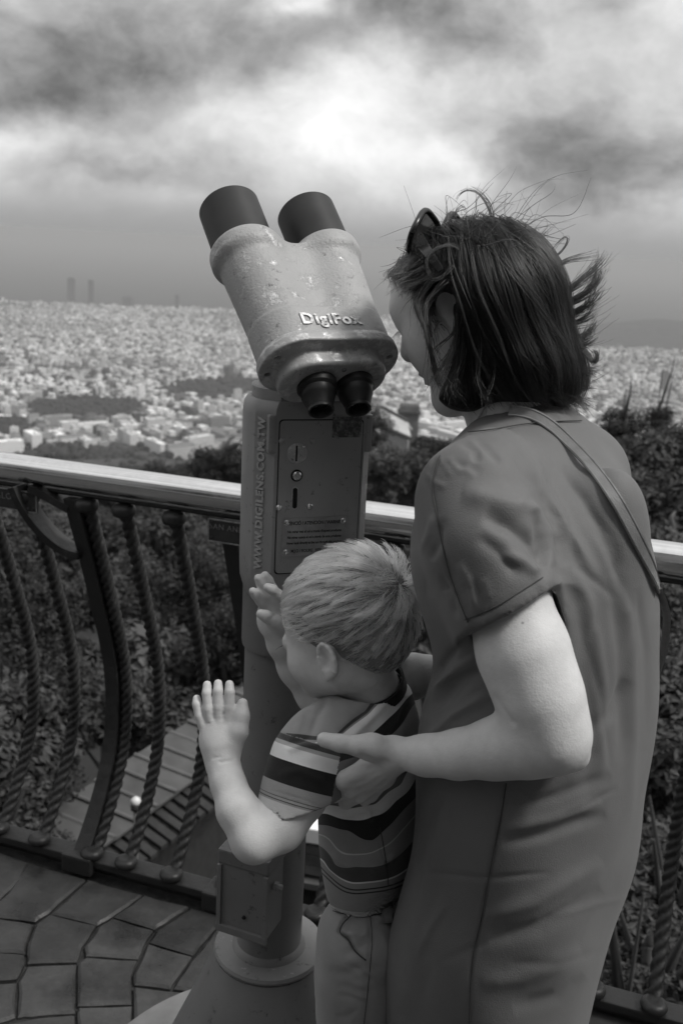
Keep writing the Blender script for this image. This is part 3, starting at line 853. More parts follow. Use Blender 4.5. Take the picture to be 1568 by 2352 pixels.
# ================================================================== COIN TELESCOPE
def paint_mat(name, v, wear, wearv=0.42, rough=.5, bump=.25, bscale=260, wear_scale=30, pits=True):
    n = NT(name); c = n.coord('Object')
    f1 = n.noise(c, wear_scale, 10, 0.78, .15); f2 = n.noise(c, 7, 4); f3 = n.noise(c, bscale, 4, .6)
    basev = n.ramp(f2, [(.25, v * .82), (.75, v * 1.15)])
    msk = n.ramp(f1, [(max(0, 1 - wear - .06), 0), (1 - wear, 1)])
    col = n.mix(msk, basev, wearv)
    if pits:
        f4 = n.noise(c, wear_scale * 2.3, 8, .75)
        col = n.math('MULTIPLY', col, n.ramp(f4, [(.33, .35), (.41, 1.0)]))
    n.base(col); n.set(rough=n.mix(msk, rough, .38), spec=.45, metal=n.mix(msk, 0.0, .55))
    n.bump(n.math('ADD', f3, n.math('MULTIPLY', msk, -.4)), bump, .0012)
    return n.m
M_CAST = paint_mat('hammered_grey_paint', .32, .40, .46, .45, .75, 300, 30)
M_CASTW = paint_mat('worn_casting', .32, .44, .5, .42, .35, 260, 40)
M_BOX = paint_mat('grey_housing_paint', .26, .30, .30, .42, .14, 420, 34)
M_DOOR = paint_mat('grey_door_paint', .26, .31, .30, .45, .16, 300, 36)
M_POST = paint_mat('dark_grey_post_paint', .165, .27, .25, .40, .08, 200, 20)
n = NT('black_rubber'); c = n.coord('Object'); n.base(n.ramp(n.noise(c, 30, 5), [(.3, .012), (.7, .022)])); n.set(rough=.42, spec=.35); M_RUBBER = n.m
n = NT('black_tube_paint'); c = n.coord('Object'); n.base(n.ramp(n.noise(c, 14, 6), [(.3, .016), (.7, .03)])); n.set(rough=.5, spec=.35); M_TUBE = n.m
n = NT('dark_glass'); n.base(.01); n.set(rough=.08, spec=.6); M_LENS = n.m
M_BRIGHT = simple_mat('polished_steel', .6, .25, 1.0, var=.1)
M_BLACK = simple_mat('black_slot', .006, .9, var=.1)
M_PLATE = simple_mat('etched_plate', .30, .38, .5, var=.25, scale=60)
M_INK = simple_mat('black_ink', .012, .6, var=.1)
M_LETTERCAST = paint_mat('cast_letters', .38, .48, .55, .42, .2, 300, 60)

TX, TY = -0.080, 1.365
tel = thing('coin_telescope', 'grey coin-operated binocular telescope on a post behind the boy', 'telescope', (TX, TY, 0))
T4 = lambda x, y, z: Matrix.Translation((x, y, z))
# footing, base plate, cone, post
m = MB(); m.lathe([(.30, -.01), (.335, .0), (.335, .135), (.325, .146), (.2, .146)], T4(TX, TY, 0), 64); m.build('concrete_footing', M_CONC, tel, smooth=.5)
m = MB(); m.lathe([(.12, .147), (.322, .147), (.326, .152), (.322, .158), (.20, .160)], T4(TX, TY, 0), 64); m.build('base_plate', simple_mat('base_plate_steel', .20, .5, .3, var=.3, scale=12), tel, smooth=.5)
for q in range(8):
    a = q * math.pi / 4 + .35
    m = MB(); m.lathe([(.013, .157), (.013, .168), (.006, .172), (.001, .172)], T4(TX + .295 * math.cos(a), TY + .295 * math.sin(a), 0), 6); m.build('anchor_bolt', M_POST, tel)
m = MB(); m.lathe([(.226, .158), (.218, .17), (.092, .462), (.086, .481), (.06, .486)], T4(TX, TY, 0), 64); m.build('cone_base', M_POST, tel, smooth=.5)
m = MB(); m.lathe([(.05, .484), (.0865, .484), (.0885, .489), (.0865, .494), (.05, .494)], T4(TX + .001, TY, 0), 64); m.build('cone_collar', paint_mat('grey_collar_paint', .2, .33, .4, .4, .1, 300, 40), tel, smooth=.5)
m = MB(); m.lathe([(.0515, .48), (.0515, 1.02)], T4(TX, TY, 0), 48, cap=(False, True)); m.build('post', M_POST, tel, smooth=.5)
m = MB(); m.lathe([(.059, .493), (.0560, .500), (.0515, .504)], T4(TX, TY, 0), 48, cap=(False, False)); m.build('weld_bead', M_POST, tel, smooth=.5)
m = MB(); m.lathe([(.054, 1.012), (.0585, 1.012), (.0595, 1.018), (.0595, 1.142)], T4(TX + .003, TY, 0), 48); m.build('sleeve', M_POST, tel, smooth=.5)
# junction box
ja = R(-21); jx = np.array([math.cos(ja), math.sin(ja), 0]); jy = np.array([-math.sin(ja), math.cos(ja), 0])
jc = at(618, 1983, 1.262); jr = Matrix.Rotation(ja, 3, 'Z')
zt = jc[2]; zb = at(618, 2171, 1.262)[2]; jw = .084; jd = .070
mid = jc - jx * jw / 2 + jy * jd / 2
m = MB(); m.box((mid[0], mid[1], (zt + zb) / 2 - .008), (jw - .006, jd - .004, zt - zb - .02), jr)
jb = m.build('junction_box', M_POST, tel, bevel=.002)
m = MB(); m.box((mid[0], mid[1], zt - .012), (jw, jd, .024), jr); m.build('lid', paint_mat('box_lid_paint', .14, .34, .4, .4, .1, 300, 40), jb, bevel=.003)
m = MB(); f0 = mid - jy * (jd / 2 + .000); m.box((f0[0], f0[1], zb + .006), (jw, .006, .012), jr); m.build('lower_flange', M_POST, jb, bevel=.001)
for sx in (-1, 1):
    m = MB(); f1 = f0 + jx * sx * (jw / 2 - .004); m.box((f1[0], f1[1], (zt + zb) / 2 - .012), (.007, .005, zt - zb - .026), jr); m.build('edge_strip', M_POST, jb, bevel=.0008)
rp = mid + jx * (jw / 2) + jy * (-.012)
m = MB(); m.lathe([(.007, 0), (.007, .006), (.0045, .006), (.0045, .012), (.001, .0125)], frame((rp[0], rp[1], zt - .052), jy, (0, 0, 1)), 6); m.build('bolt', M_BOX, jb)
hp = f0 + jx * .004 - jy * .001; m = MB(); m.lathe([(.0028, -.002), (.0028, .0006)], frame((hp[0], hp[1], zb + .035), jx, (0, 0, 1)), 10); m.build('drill_hole', M_BLACK, jb)

# housing with chamfered corners
ba = R(19); bx = np.array([math.cos(ba), math.sin(ba), 0]); bn = np.array([math.sin(ba), -math.cos(ba), 0])
BC = np.array([-.054, 1.365, 0]); BM = lambda x, y, z: BC + bx * x + bn * y + np.array([0, 0, z])
prof = [(-.062, .065), (.062, .065), (.074, .053), (.080, .03), (.080, -.02), (.06, -.055), (-.06, -.055), (-.084, -.03), (-.091, .0), (-.089, .026), (-.084, .042)]
def ringp(k, z, dy=0): return [BM(x * k, y * k + dy, z) for x, y in prof]
m = MB(); m.rings([ringp(.70, 1.073), ringp(.90, 1.100), ringp(.985, 1.125), ringp(1.0, 1.15), ringp(1.0, 1.358), ringp(.985, 1.368), ringp(.93, 1.376), ringp(.90, 1.378)])
hs = m.build('housing', M_BOX, tel, smooth=.45)
m = MB(); m.rings([ringp(.87, 1.376), ringp(.87, 1.392), ringp(.84, 1.394)]); m.build('housing_cap', M_BOX, hs, smooth=.5)
m = MB(); m.lathe([(.068, 1.392), (.066, 1.400), (.055, 1.425), (.045, 1.47)], T4(*BM(.0, -.004, 0)), 40); m.build('swivel', M_BOX, tel, smooth=.5)
# hinge lugs
for sx, xx in ((-1, -.0655), (1, .0675)):
    m = MB(); m.box(BM(xx, .058, 1.336), (.012, .016, .052), Matrix.Rotation(ba, 3, 'Z')); m.build('hinge_lug', M_BOX, hs, bevel=.004)
# door, standing 2 mm proud in a dark joint
def plate(x0, x1, z0, z1, y0, y1, r=.005):
    pts = []
    for cx, cz, a0 in ((x1 - r, z1 - r, 0), (x0 + r, z1 - r, 90), (x0 + r, z0 + r, 180), (x1 - r, z0 + r, 270)):
        for q in range(4):
            a = R(a0 + q * 30); pts.append((cx + r * math.cos(a), cz + r * math.sin(a)))
    m = MB(); m.rings([[BM(x, y0, z) for x, z in pts], [BM(x, y1, z) for x, z in pts]]); return m
plate(-.0575, .0595, 1.143, 1.356, .060, .0653).build('door_joint', M_BLACK, hs)
dr = plate(-.0560, .0580, 1.145, 1.3545, .062, .0672).build('door', M_DOOR, tel)
def on_door(x, z, y=.0672): return frame(BM(x, y, z), bx, (0, 0, 1))
def disc(name, x, z, prof_, mat, par=dr, n_=20):
    m = MB(); m.lathe(prof_, on_door(x, z), n_); return m.build(name, mat, par, smooth=.5)
# positions read on the door, in metres from the door's left foot
def dpos(px_, py_):
    d = ray(px_, py_); P0 = BM(0, .0672, 0); t = ((P0 - EYE) @ bn) / (d @ bn); P = EYE + d * t; return float((P - BC) @ bx), float(P[2])
x, z = dpos(682, 1041); disc('coin_slot_plate', x, z, [(.0001, .0), (.0135, .0), (.0140, .0008), (.0128, .0012), (.0001, .0012)], M_CASTW, n_=32)
m = MB(); m.box(BM(x - .001, .0686, z), (.0022, .0010, .021), Matrix.Rotation(ba, 3, 'Z')); m.build('coin_slot', M_BLACK, dr)
disc('stud', x + .0085, z + .009, [(.0022, .001), (.0020, .0022), (.001, .003), (.0001, .0032)], M_BRIGHT)
x, z = dpos(681, 1092); disc('button_well', x, z, [(.0001, .0004), (.0082, .0004), (.0082, .001), (.0072, .001)], M_BLACK, n_=28)
disc('push_button', x, z, [(.0062, .0008), (.0062, .003), (.0045, .0045), (.003, .0045), (.0028, .0056), (.0001, .0056)], M_BRIGHT)
x, z = dpos(677, 1144); 
pts = [(x + .0042 * math.cos(a), z + (.0115 if math.sin(a) > 0 else -.0115) + .0042 * math.sin(a)) for a in np.linspace(0, 2 * math.pi, 20, endpoint=False)]
m = MB(); m.rings([[BM(a, .066, b) for a, b in pts], [BM(a, .0678, b) for a, b in pts]]); m.build('slot_rim', M_CASTW, dr)
pts = [(x + .0032 * math.cos(a), z + (.011 if math.sin(a) > 0 else -.011) + .0032 * math.sin(a)) for a in np.linspace(0, 2 * math.pi, 20, endpoint=False)]
m = MB(); m.rings([[BM(a, .066, b) for a, b in pts], [BM(a, .0684, b) for a, b in pts]]); m.build('return_slot', M_BLACK, dr)
for (a, b) in ((648, 1013), (719, 1013), (640, 1166), (711, 1163)):
    x, z = dpos(a, b); disc('rivet', x, z, [(.0045, .0), (.0042, .0014), (.0028, .0026), (.0001, .003)], M_DOOR if b < 1100 else M_BRIGHT)
x0, z0 = dpos(762, 1005); x1, z1 = dpos(833, 955)
n = NT('torn_sticker'); c = n.coord('Object'); f = n.noise(c, 120, 6, .75)
n.base(n.ramp(f, [(.45, .05), (.55, .13), (.7, .3)])); n.set(rough=.6); 
plate(x0, x1 - .001, z0, z1 - .001, .067, .0675, .001).build('sticker_remnant', n.m, dr)
# warning plate
pa, pb = dpos(645, 1278), dpos(797, 1185)
wp = plate(pa[0], pb[0], pa[1], pb[1], .066, .0684, .003).build('warning_plate', M_PLATE, tel)
pw, pc = pb[0] - pa[0], (pa[0] + pb[0]) / 2; ph = pb[1] - pa[1]
for sx in (0, 1):
    for sz in (0, 1):
        m = MB(); m.lathe([(.0001, .0), (.0038, .0), (.0040, .0008), (.0028, .0016), (.0016, .0010), (.0001, .0008)], frame(BM(pa[0] + .006 + sx * (pw - .012), .0684, pa[1] + .006 + sz * (ph - .012)), bx, (0, 0, 1)), 16); m.build('eyelet', M_BRIGHT, wp, smooth=.5)
def wtext(s, size, fx, fz, sc=1.0):
    MM = frame(BM(pc + fx * pw, .0686, pa[1] + fz * ph), bx, (0, 0, 1)) @ Matrix.Diagonal((sc, 1, 1, 1))
    text_obj('lettering', s, size, MM, M_INK, wp, extrude=.0002, bold=.0001)
wtext('ATENCIÓ / ATENCIÓN / WARNING', .0068, .0, .86, .78)
wtext("No mirar mai el sol a través d'aquest producte", .0050, .0, .64, .80)
wtext('No mirar nunca el sol a través de este producto', .0050, .0, .49, .78)
wtext('Never look directly at the sun through this product', .0050, .0, .34, .74)
wtext('M.J.O / ROURE   973218365 Lleida', .0060, .02, .13, .80)
# raised web address running up the chamfer
ca, cb = BM(-.084, .042, 0), BM(-.062, .065, 0)
cx = (cb - ca) / np.linalg.norm(cb - ca); cn = np.cross(cx, [0, 0, 1.0]); cn = cn if cn @ bn > 0 else -cn
mid_ = (ca + cb) / 2
MM = frame(mid_ - cx * .004 + np.array([0, 0, 1.252]) + cn * .0004, (0, 0, 1), -cx)
text_obj('raised_lettering', 'WWW.DIGILENS.COM.TW', .0150, MM @ Matrix.Diagonal((1.06, 1.0, 1, 1)), M_LETTERCAST, hs, extrude=.0015, bold=.0006, spacing=1.13)

# binocular head
ha, he = R(29.5), R(43)
HS = .93
hd = np.array([-math.sin(ha) * math.cos(he), math.cos(ha) * math.cos(he), math.sin(he)]); hsx = np.array([math.cos(ha), math.sin(ha), 0]); hn = -np.cross(hd, hsx)
HE = at(757, 838, 1.262)
HM = Matrix(((hsx[0], hn[0], -hd[0], HE[0]), (hsx[1], hn[1], -hd[1], HE[1]), (hsx[2], hn[2], -hd[2], HE[2]), (0, 0, 0, 1))) @ Matrix.Diagonal((HS, HS, HS, 1))
def stadium(fld, half, rad, w0, w1, cy=0.0, rnd=.004, k=.004, mode='add'):
    def fn(X, Y, Z):
        dx = np.maximum(np.abs(X) - half, 0); d2 = np.sqrt(dx ** 2 + (Y - cy) ** 2) - rad + rnd
        dz = np.abs(Z - (w0 + w1) / 2) - (w1 - w0) / 2 + rnd
        return np.minimum(np.maximum(d2, dz), 0) + np.sqrt(np.maximum(d2, 0) ** 2 + np.maximum(dz, 0) ** 2) - rnd
    fld.op(fn, (-half - rad, cy - rad, w0), (half + rad, cy + rad, w1), k, mode)
def cyl(fld, cx_, r, w0, w1, rnd=.004, k=.004, mode='add'):
    def fn(X, Y, Z):
        d2 = np.sqrt((X - cx_) ** 2 + Y ** 2) - r + rnd; dz = np.abs(Z - (w0 + w1) / 2) - (w1 - w0) / 2 + rnd
        return np.minimum(np.maximum(d2, dz), 0) + np.sqrt(np.maximum(d2, 0) ** 2 + np.maximum(dz, 0) ** 2) - rnd
    fld.op(fn, (cx_ - r, -r, w0), (cx_ + r, r, w1), k, mode)
fl = Field((-.13, -.075, -.26), (.13, .075, .05), .0016)
TXO = .0625
for sx in (-1, 1):
    fl.cone((sx * TXO, 0, -.190), (sx * .050, 0, -.03), .0455, .0465, .004)
    cyl(fl, sx * TXO, .0525, -.214, -.180, .012, .012)
def web(X, Y, Z):
    q = [np.abs(X) - .058, np.abs(Y) - .034, np.abs(Z + .105) - .092]
    rr = .006
    return np.sqrt(sum(np.maximum(a + rr, 0) ** 2 for a in q)) + np.minimum(np.maximum(np.maximum(q[0], q[1]), q[2]) + rr, 0) - rr
fl.op(web, (-.058, -.034, -.2), (.058, .034, -.01), .016)
stadium(fl, .050, .0495, -.062, -.010, rnd=.003, k=.002)
HB = fl
V, F = HB.mesh_arrays(); V = relax(V, F, 1)
def to_world(V): return V @ np.array(HM.to_3x3()).T + np.array(HM.translation)
hb = link('binocular_body', np_mesh('binocular_body', to_world(V), F), M_CAST, tel)
fl = Field((-.12, -.075, -.03), (.12, .075, .05), .0015)
stadium(fl, .0475, .0555, -.012, .003, rnd=.003, k=.001)
stadium(fl, .0475, .0520, -.018, -.010, rnd=.002, k=.002)
stadium(fl, .037, .0430, .000, .026, cy=-.008, rnd=.006, k=.008)
for hx_, hy_ in ((-.085, .018), (-.088, -.016), (.085, .018), (.088, -.016)):
    fl.cone((hx_, hy_, -.002), (hx_, hy_, .02), .0042, .0042, .001, 'cut')
V, F = fl.mesh_arrays(); link('rear_cover', np_mesh('rear_cover', to_world(relax(V, F, 1)), F), M_CASTW, tel)
for sx in (-1, 1):
    m = MB(); m.lathe([(.0445, -.208), (.0445, -.292), (.043, -.294), (.041, -.292), (.041, -.22)], HM @ T4(sx * TXO, 0, 0), 48, cap=(False, False)); tb = m.build('objective_tube', M_TUBE, tel, smooth=.5)
    m = MB(); m.lathe([(.0408, -.232), (.02, -.238), (.0005, -.240)], HM @ T4(sx * TXO, 0, 0), 32, cap=(False, True)); m.build('objective_lens', M_LENS, tb, smooth=True)
    E0 = HM @ T4(sx * .0285 + .003, -.009, 0) @ T4(0, 0, .026) @ Matrix.Rotation(R(-9), 4, 'Y') @ Matrix.Rotation(R(4), 4, 'X') @ T4(0, 0, -.026)
    m = MB(); m.lathe([(.0275, .024), (.0275, .034), (.025, .037), (.024, .038), (.0235, .046), (.0222, .048), (.0170, .064), (.0178, .0665), (.0174, .069), (.0154, .0695), (.0138, .0675), (.0126, .056)], E0, 40, cap=(False, False)); ep = m.build('eyepiece', M_RUBBER, tel, smooth=.6)
    m = MB(); m.lathe([(.0127, .057), (.0001, .058)], E0, 24, cap=(False, True)); m.build('eye_lens', M_LENS, ep, smooth=True)
m = MB(); m.lathe([(.003, .0255), (.003, .0285), (.0001, .029)], HM @ T4(.003, .022, 0), 10); m.build('cover_screw', M_BRIGHT, tel)
for hx_, hy_ in ((-.085, .018), (.085, .018)):
    m = MB(); m.lathe([(.0034, -.004), (.0030, -.0005), (.0001, .0)], HM @ T4(hx_, hy_, 0), 10); m.build('cover_screw', M_BRIGHT, tel)
# mount under the body
m = MB(); q0 = HM @ Vector((0, -.028, -.085)); q1 = Vector(BM(.0, -.004, 1.44)); m.tube([q0, (q0 + q1) / 2, q1], [.05, .048, .046], 24); m.build('tilt_mount', M_BOX, tel, smooth=.5)
MM = HM @ frame((-.006, .0494, -.036), (1, 0, 0), (0, 0, -1)); 
text_obj('raised_lettering', 'DigiFox', .0255, MM, M_LETTERCAST, hb, extrude=.0022, bold=.0008, spacing=1.12)
# ================================================================== TREES AND HILLSIDE HOUSE
def leaf_mat(name, lo, hi):
    n = NT(name); a = n.N('ShaderNodeAttribute'); a.attribute_name = 'tone'
    n.base(n.ramp(a.outputs['Fac'], [(0, lo), (1, hi)])); n.set(rough=.55, spec=.25)
    tr = n.N('ShaderNodeBsdfTranslucent'); tr.inputs['Color'].default_value = grey((lo + hi) / 2)
    mx = n.N('ShaderNodeMixShader'); mx.inputs[0].default_value = .25
    n.L(n.b.outputs[0], mx.inputs[1]); n.L(tr.outputs[0], mx.inputs[2]); n.L(mx.outputs[0], n.out.inputs['Surface'])
    return n.m
M_LEAF = leaf_mat('dark_leaves', .022, .085); M_LEAF2 = leaf_mat('pale_leaves', .035, .12); M_NEEDLE = leaf_mat('dark_needles', .014, .048)
M_BARK = simple_mat('bark', .06, .9, var=.4, scale=6, bump=.5, bscale=30)
def crown(seed, nclump, nleaf, leaf, flat=1.0, spread=.62, clump=(.15, .30)):
    g = np.random.default_rng(seed)
    c = g.normal(size=(nclump, 3)); c /= np.linalg.norm(c, axis=1, keepdims=True); c *= (spread * g.random(nclump) ** .45)[:, None]
    c[:, 2] = c[:, 2] * flat + .12; cr = g.uniform(clump[0], clump[1], nclump)
    k = g.integers(0, nclump, nleaf); d = g.normal(size=(nleaf, 3)); d /= np.linalg.norm(d, axis=1, keepdims=True)
    P = c[k] + d * (cr[k] * g.uniform(.35, 1.05, nleaf) ** .6)[:, None] * np.array([1, 1, .75 * min(1, flat + .2)])
    nrm = d + g.normal(0, .55, (nleaf, 3)) + np.array([0, 0, .5]); nrm /= np.linalg.norm(nrm, axis=1, keepdims=True)
    a = np.cross(nrm, g.normal(size=(nleaf, 3))); a /= np.linalg.norm(a, axis=1, keepdims=True); b = np.cross(nrm, a)
    l = leaf * g.uniform(.6, 1.25, nleaf)[:, None]
    V = np.stack([P - a * l, P + b * l * .42, P + a * l, P - b * l * .42 + nrm * l * .15], 1).reshape(-1, 3)
    F = np.arange(nleaf * 4).reshape(-1, 4)
    me = np_mesh('crown', V, F); me.shade_flat()
    t = np.clip(g.normal(.45, .2, nleaf) + (g.random(nclump)[k] - .5) * .75, 0, 1)
    point_attr(me, 'tone', np.repeat(t, 4)); return me, c
def trunk_mesh(seed, cs, h):
    """trunk standing h crown radii below the crown's centre, limbs up into the clumps"""
    g = random.Random(seed); m = MB()
    pts = [Vector((g.uniform(-.05, .05), g.uniform(-.05, .05), -h + h * 1.1 * q / 6)) for q in range(7)]; pts[0].x = pts[0].y = 0
    m.tube(pts, lambda t: .11 * (1 - .6 * t), 8)
    for c in list(cs)[:9]:
        s = pts[g.randint(3, 6)]; e = Vector(c); mid = (s + e) / 2 + Vector((g.uniform(-.08, .08), g.uniform(-.08, .08), .06))
        m.tube([s, mid, e], [.045, .028, .01], 6)
    me = m.mesh('trunk', smooth=True); me.materials.append(M_BARK); return me
PROTO = []
for q, (nc, nl, lf, fl_, mat) in enumerate([(34, 9000, .050, .9, M_LEAF), (26, 9000, .060, .85, M_LEAF), (40, 11000, .036, 1.0, M_LEAF2), (24, 9000, .052, .8, M_LEAF2), (36, 11000, .034, .55, M_NEEDLE), (40, 11000, .034, 1.05, M_NEEDLE), (20, 4200, .085, .9, M_LEAF), (17, 3600, .095, .8, M_LEAF2)]):
    me, cs = crown(100 + q, nc, nl, lf, fl_); me.materials.append(mat)
    PROTO.append((me, trunk_mesh(q, cs, 2.2)))
def tree(x, ytop, Y, rad, label, group, kind=None, name='tree', stretch=1.0, sink=0):
    p = at(x, ytop, Y); g = random.Random(int(x * 7 + ytop * 13 + Y * 3))
    kind = g.choice([0, 1, 2, 3, 0, 2, 5]) if kind is None else kind
    cz = p[2] - rad * .82 * stretch
    base = min(float(terrain(p[0], p[1])), cz - rad * 1.1)
    t = thing(name, label, 'tree' if name != 'bush' else 'bush', (p[0], p[1], base), group)
    for nm, me in (('crown', PROTO[kind][0]), ('trunk', PROTO[kind][1])):
        o = bpy.data.objects.new(nm, me); COL.objects.link(o); o.parent = t
        o.location = (0, 0, cz - base); o.rotation_euler.z = g.uniform(0, 6.28)
        o.scale = (rad, rad, rad * stretch) if nm == 'crown' else (rad, rad, (cz - base + .3) / 2.2)
    return t
G = 'trees of the wood below the terrace'
rt = random.Random(5)
for (Y, yt, sp_, rad, jit) in ((15.5, 1490, 2.0, 1.75, 40), (20, 1390, 2.3, 2.0, 45), (27, 1290, 2.7, 2.3, 40), (38, 1205, 3.1, 2.7, 30), (56, 1140, 3.8, 3.3, 22), (85, 1098, 5.0, 4.4, 14), (135, 1068, 7, 6.0, 9)):
    x = -520 + rt.uniform(0, 80); step_ = sp_ * FPX / (Y * 1.03)
    while x < 2050:
        yy = yt + (x - 300) * .052 + rt.uniform(-jit, jit)
        if 1040 < x < 1330 and Y > 30: x += step_; continue
        tree(x, yy, Y + rt.uniform(-1.5, 1.5) * Y / 20, rad * rt.uniform(.8, 1.3), 'dark leafy tree in the wood seen below the handrail', G, rt.choice([6, 7, 6, 0, 5]) if Y < 30 else None)
        x += step_ * rt.uniform(.85, 1.15)
for (x, yt, Y, rad, k) in ((-10, 1500, 9.5, 1.3, 0), (-70, 1640, 8.0, 1.1, 1), (40, 1640, 9.6, .9, 5), (10, 1800, 7.6, .8, 0)):
    tree(x, yt, Y, rad, 'dark bushy tree close under the railing by the shelter roof', G, k)
tree(525, 985, 70, 3.6, 'dark round tree rising over the handrail beside the telescope housing', None, 4)
tree(400, 1022, 110, 6.5, 'broad low dark tree just above the handrail in front of the town', None, 4)
tree(480, 1034, 95, 5.0, 'dark tree between the broad low tree and the telescope housing', None, 5)
tree(850, 934, 120, 4.2, 'dark tree against the roof of the hillside house', None, 5)
tree(1000, 966, 105, 4.6, 'round dark pine under the woman\'s chin', None, 4)
tree(905, 1000, 78, 3.8, 'pale bushy tree below the roof of the hillside house', None, 2)
tree(965, 1025, 70, 3.6, 'pale feathery tree below the round dark pine', None, 3)
tree(860, 1020, 66, 3.2, 'bushy tree close beside the telescope housing', None, 0)
for (x, yt, Y, rad, k) in ((1385, 985, 34, 2.2, 0), (1432, 940, 36, 1.5, 5), (1475, 975, 33, 2.0, 1), (1516, 934, 38, 1.1, 5), (1560, 962, 34, 2.2, 0), (1410, 1060, 26, 2.0, 5), (1490, 1050, 25, 2.1, 0), (1570, 1050, 24, 2.0, 1), (1610, 965, 34, 2.4, 2)):
    tree(x, yt, Y, rad, 'dark tree of the clump behind the woman\'s shoulder', 'trees behind the woman\'s shoulder', k)
for (x, yt, Y, rad, k) in ((1560, 1180, 16, 1.5, 1), (1430, 1230, 15, 1.5, 0), (1600, 1420, 10.5, 1.2, 2), (1500, 1480, 10, 1.2, 0), (1400, 1640, 8, 1.0, 5), (1560, 1660, 7.6, 1.0, 3), (1470, 1840, 6.2, .85, 2), (1580, 1960, 5.4, .8, 0), (1400, 1980, 5.4, .8, 1), (1500, 2130, 4.7, .7, 0), (1420, 2260, 4.2, .6, 5), (1600, 2220, 4.3, .65, 1)):
    tree(x, yt, Y, rad, 'dark bush growing below the railing at the woman\'s back', 'bushes at the woman\'s back', k, name='bush')

# house with long roof and battlemented tower
M_WALLH = simple_mat('house_wall', .30, .85, var=.2, scale=.3); M_RF = simple_mat('pale_roof', .36, .8, var=.15, scale=.5)
YH = 150
h = lambda x, y, dy=0: at(x, y, YH + dy)
p0 = h(892, 975); t = thing('hillside_house', 'pale long-roofed house among trees beside the telescope housing', 'house', (p0[0], p0[1], p0[2] - 9))
m = MB(); a, b, c, d = h(876, 936, 4), h(936, 969, -2), h(944, 1006, -8), h(868, 974, -4)
m.rings([[a, b, c, d], [q - np.array([0, 0, .35]) for q in (a, b, c, d)]]); m.build('roof', M_RF, t)
m = MB(); a2, b2 = a + [1.2, 7, -2.2], b + [1.2, 7, -2.2]
m.rings([[a, b, b2, a2], [q - np.array([0, 0, .35]) for q in (a, b, b2, a2)]]); m.build('rear_roof', M_RF, t)
m = MB(); lo = np.array([0, 0, -9.])
m.rings([[d + [.4, .5, -.5], c + [-.4, .5, -.5], b2 + [-.4, -.4, -.6], a2 + [.4, -.4, -.6]], [q + lo for q in (d + [.4, .5, 0], c + [-.4, .5, 0], b2 + [-.4, -.4, 2], a2 + [.4, -.4, 2])]]); m.build('wall', M_WALLH, t)
m = MB(); m.tube([a + [0, 0, .12], b + [0, 0, .12]], .25, 6); m.build('ridge', M_BARK, t)
m = MB(); m.tube([d + [0, -.1, -.1], c + [0, -.1, -.1]], .28, 6); m.build('eave', M_BARK, t)
tw = thing('battlement_tower', 'small battlemented stone tower against the bright town beside the woman\'s chin', 'tower', tuple(h(938, 946, 12) - [0, 0, 10]))
q0, q1 = h(917, 946, 12), h(961, 946, 12); wdt = q1[0] - q0[0]; zt_ = h(938, 931, 12)[2]; cxy = (q0 + q1) / 2
M_TWR = simple_mat('dark_stone', .12, .9, var=.3, scale=.8)
m = MB(); m.box((cxy[0], cxy[1], (zt_ + q0[2]) / 2 - 4), (wdt, 2.6, zt_ - q0[2] + 8)); m.build('tower_wall', M_TWR, tw)
for q in range(6):
    m = MB(); m.box((q0[0] + wdt * (q + .5) / 6, cxy[1] - 1.1, zt_ + .25), (wdt / 10, .4, .5)); m.build('merlon', M_TWR, tw)
m = MB(); m.box((cxy[0], cxy[1], q0[2] + .1), (wdt * 1.2, 3.2, .35)); m.build('cornice', M_BARK, tw)
# ================================================================== PEOPLE: shared builders
n = NT('skin'); c = n.coord('Object'); f = n.noise(c, 9, 4); f2 = n.noise(c, 520, 3, .6); f3 = n.noise(c, 60, 5, .7)
vo = n.N('ShaderNodeTexVoronoi'); n.L(c, vo.inputs['Vector']); vo.inputs['Scale'].default_value = 26; vo.inputs['Randomness'].default_value = 1.0
mole = n.ramp(vo.outputs['Distance'], [(.035, .45), (.06, 1.0)])
sepc = n.N('ShaderNodeSeparateColor'); n.L(vo.outputs['Color'], sepc.inputs[0])
mole = n.mix(n.math('GREATER_THAN', sepc.outputs[0], .72), 1.0, mole)
v = n.math('MULTIPLY', n.math('MULTIPLY', n.ramp(f, [(.3, .52), (.7, .60)]), n.ramp(f3, [(.3, .93), (.7, 1.06)])), mole)
n.base(v); n.set(rough=n.ramp(f3, [(.3, .42), (.7, .58)]), spec=.35)
n.bump(n.math('ADD', f2, n.math('MULTIPLY', n.noise(c, 150, 3), .9)), .30, .0012); M_SKIN = n.m
def cloth_mat(name, v, rough=.75, weave=900, sheen=.15, var=.06, bump=.25):
    n = NT(name); c = n.coord('Object'); f = n.noise(c, 14, 5)
    n.base(n.ramp(f, [(.3, v * (1 - var)), (.7, v * (1 + var))])); n.set(rough=rough, spec=.25, sheen=sheen)
    n.bump(n.math('ADD', n.noise(c, weave, 2), n.math('MULTIPLY', n.noise(c, 45, 4), .8)), bump, .0012)
    return n.m
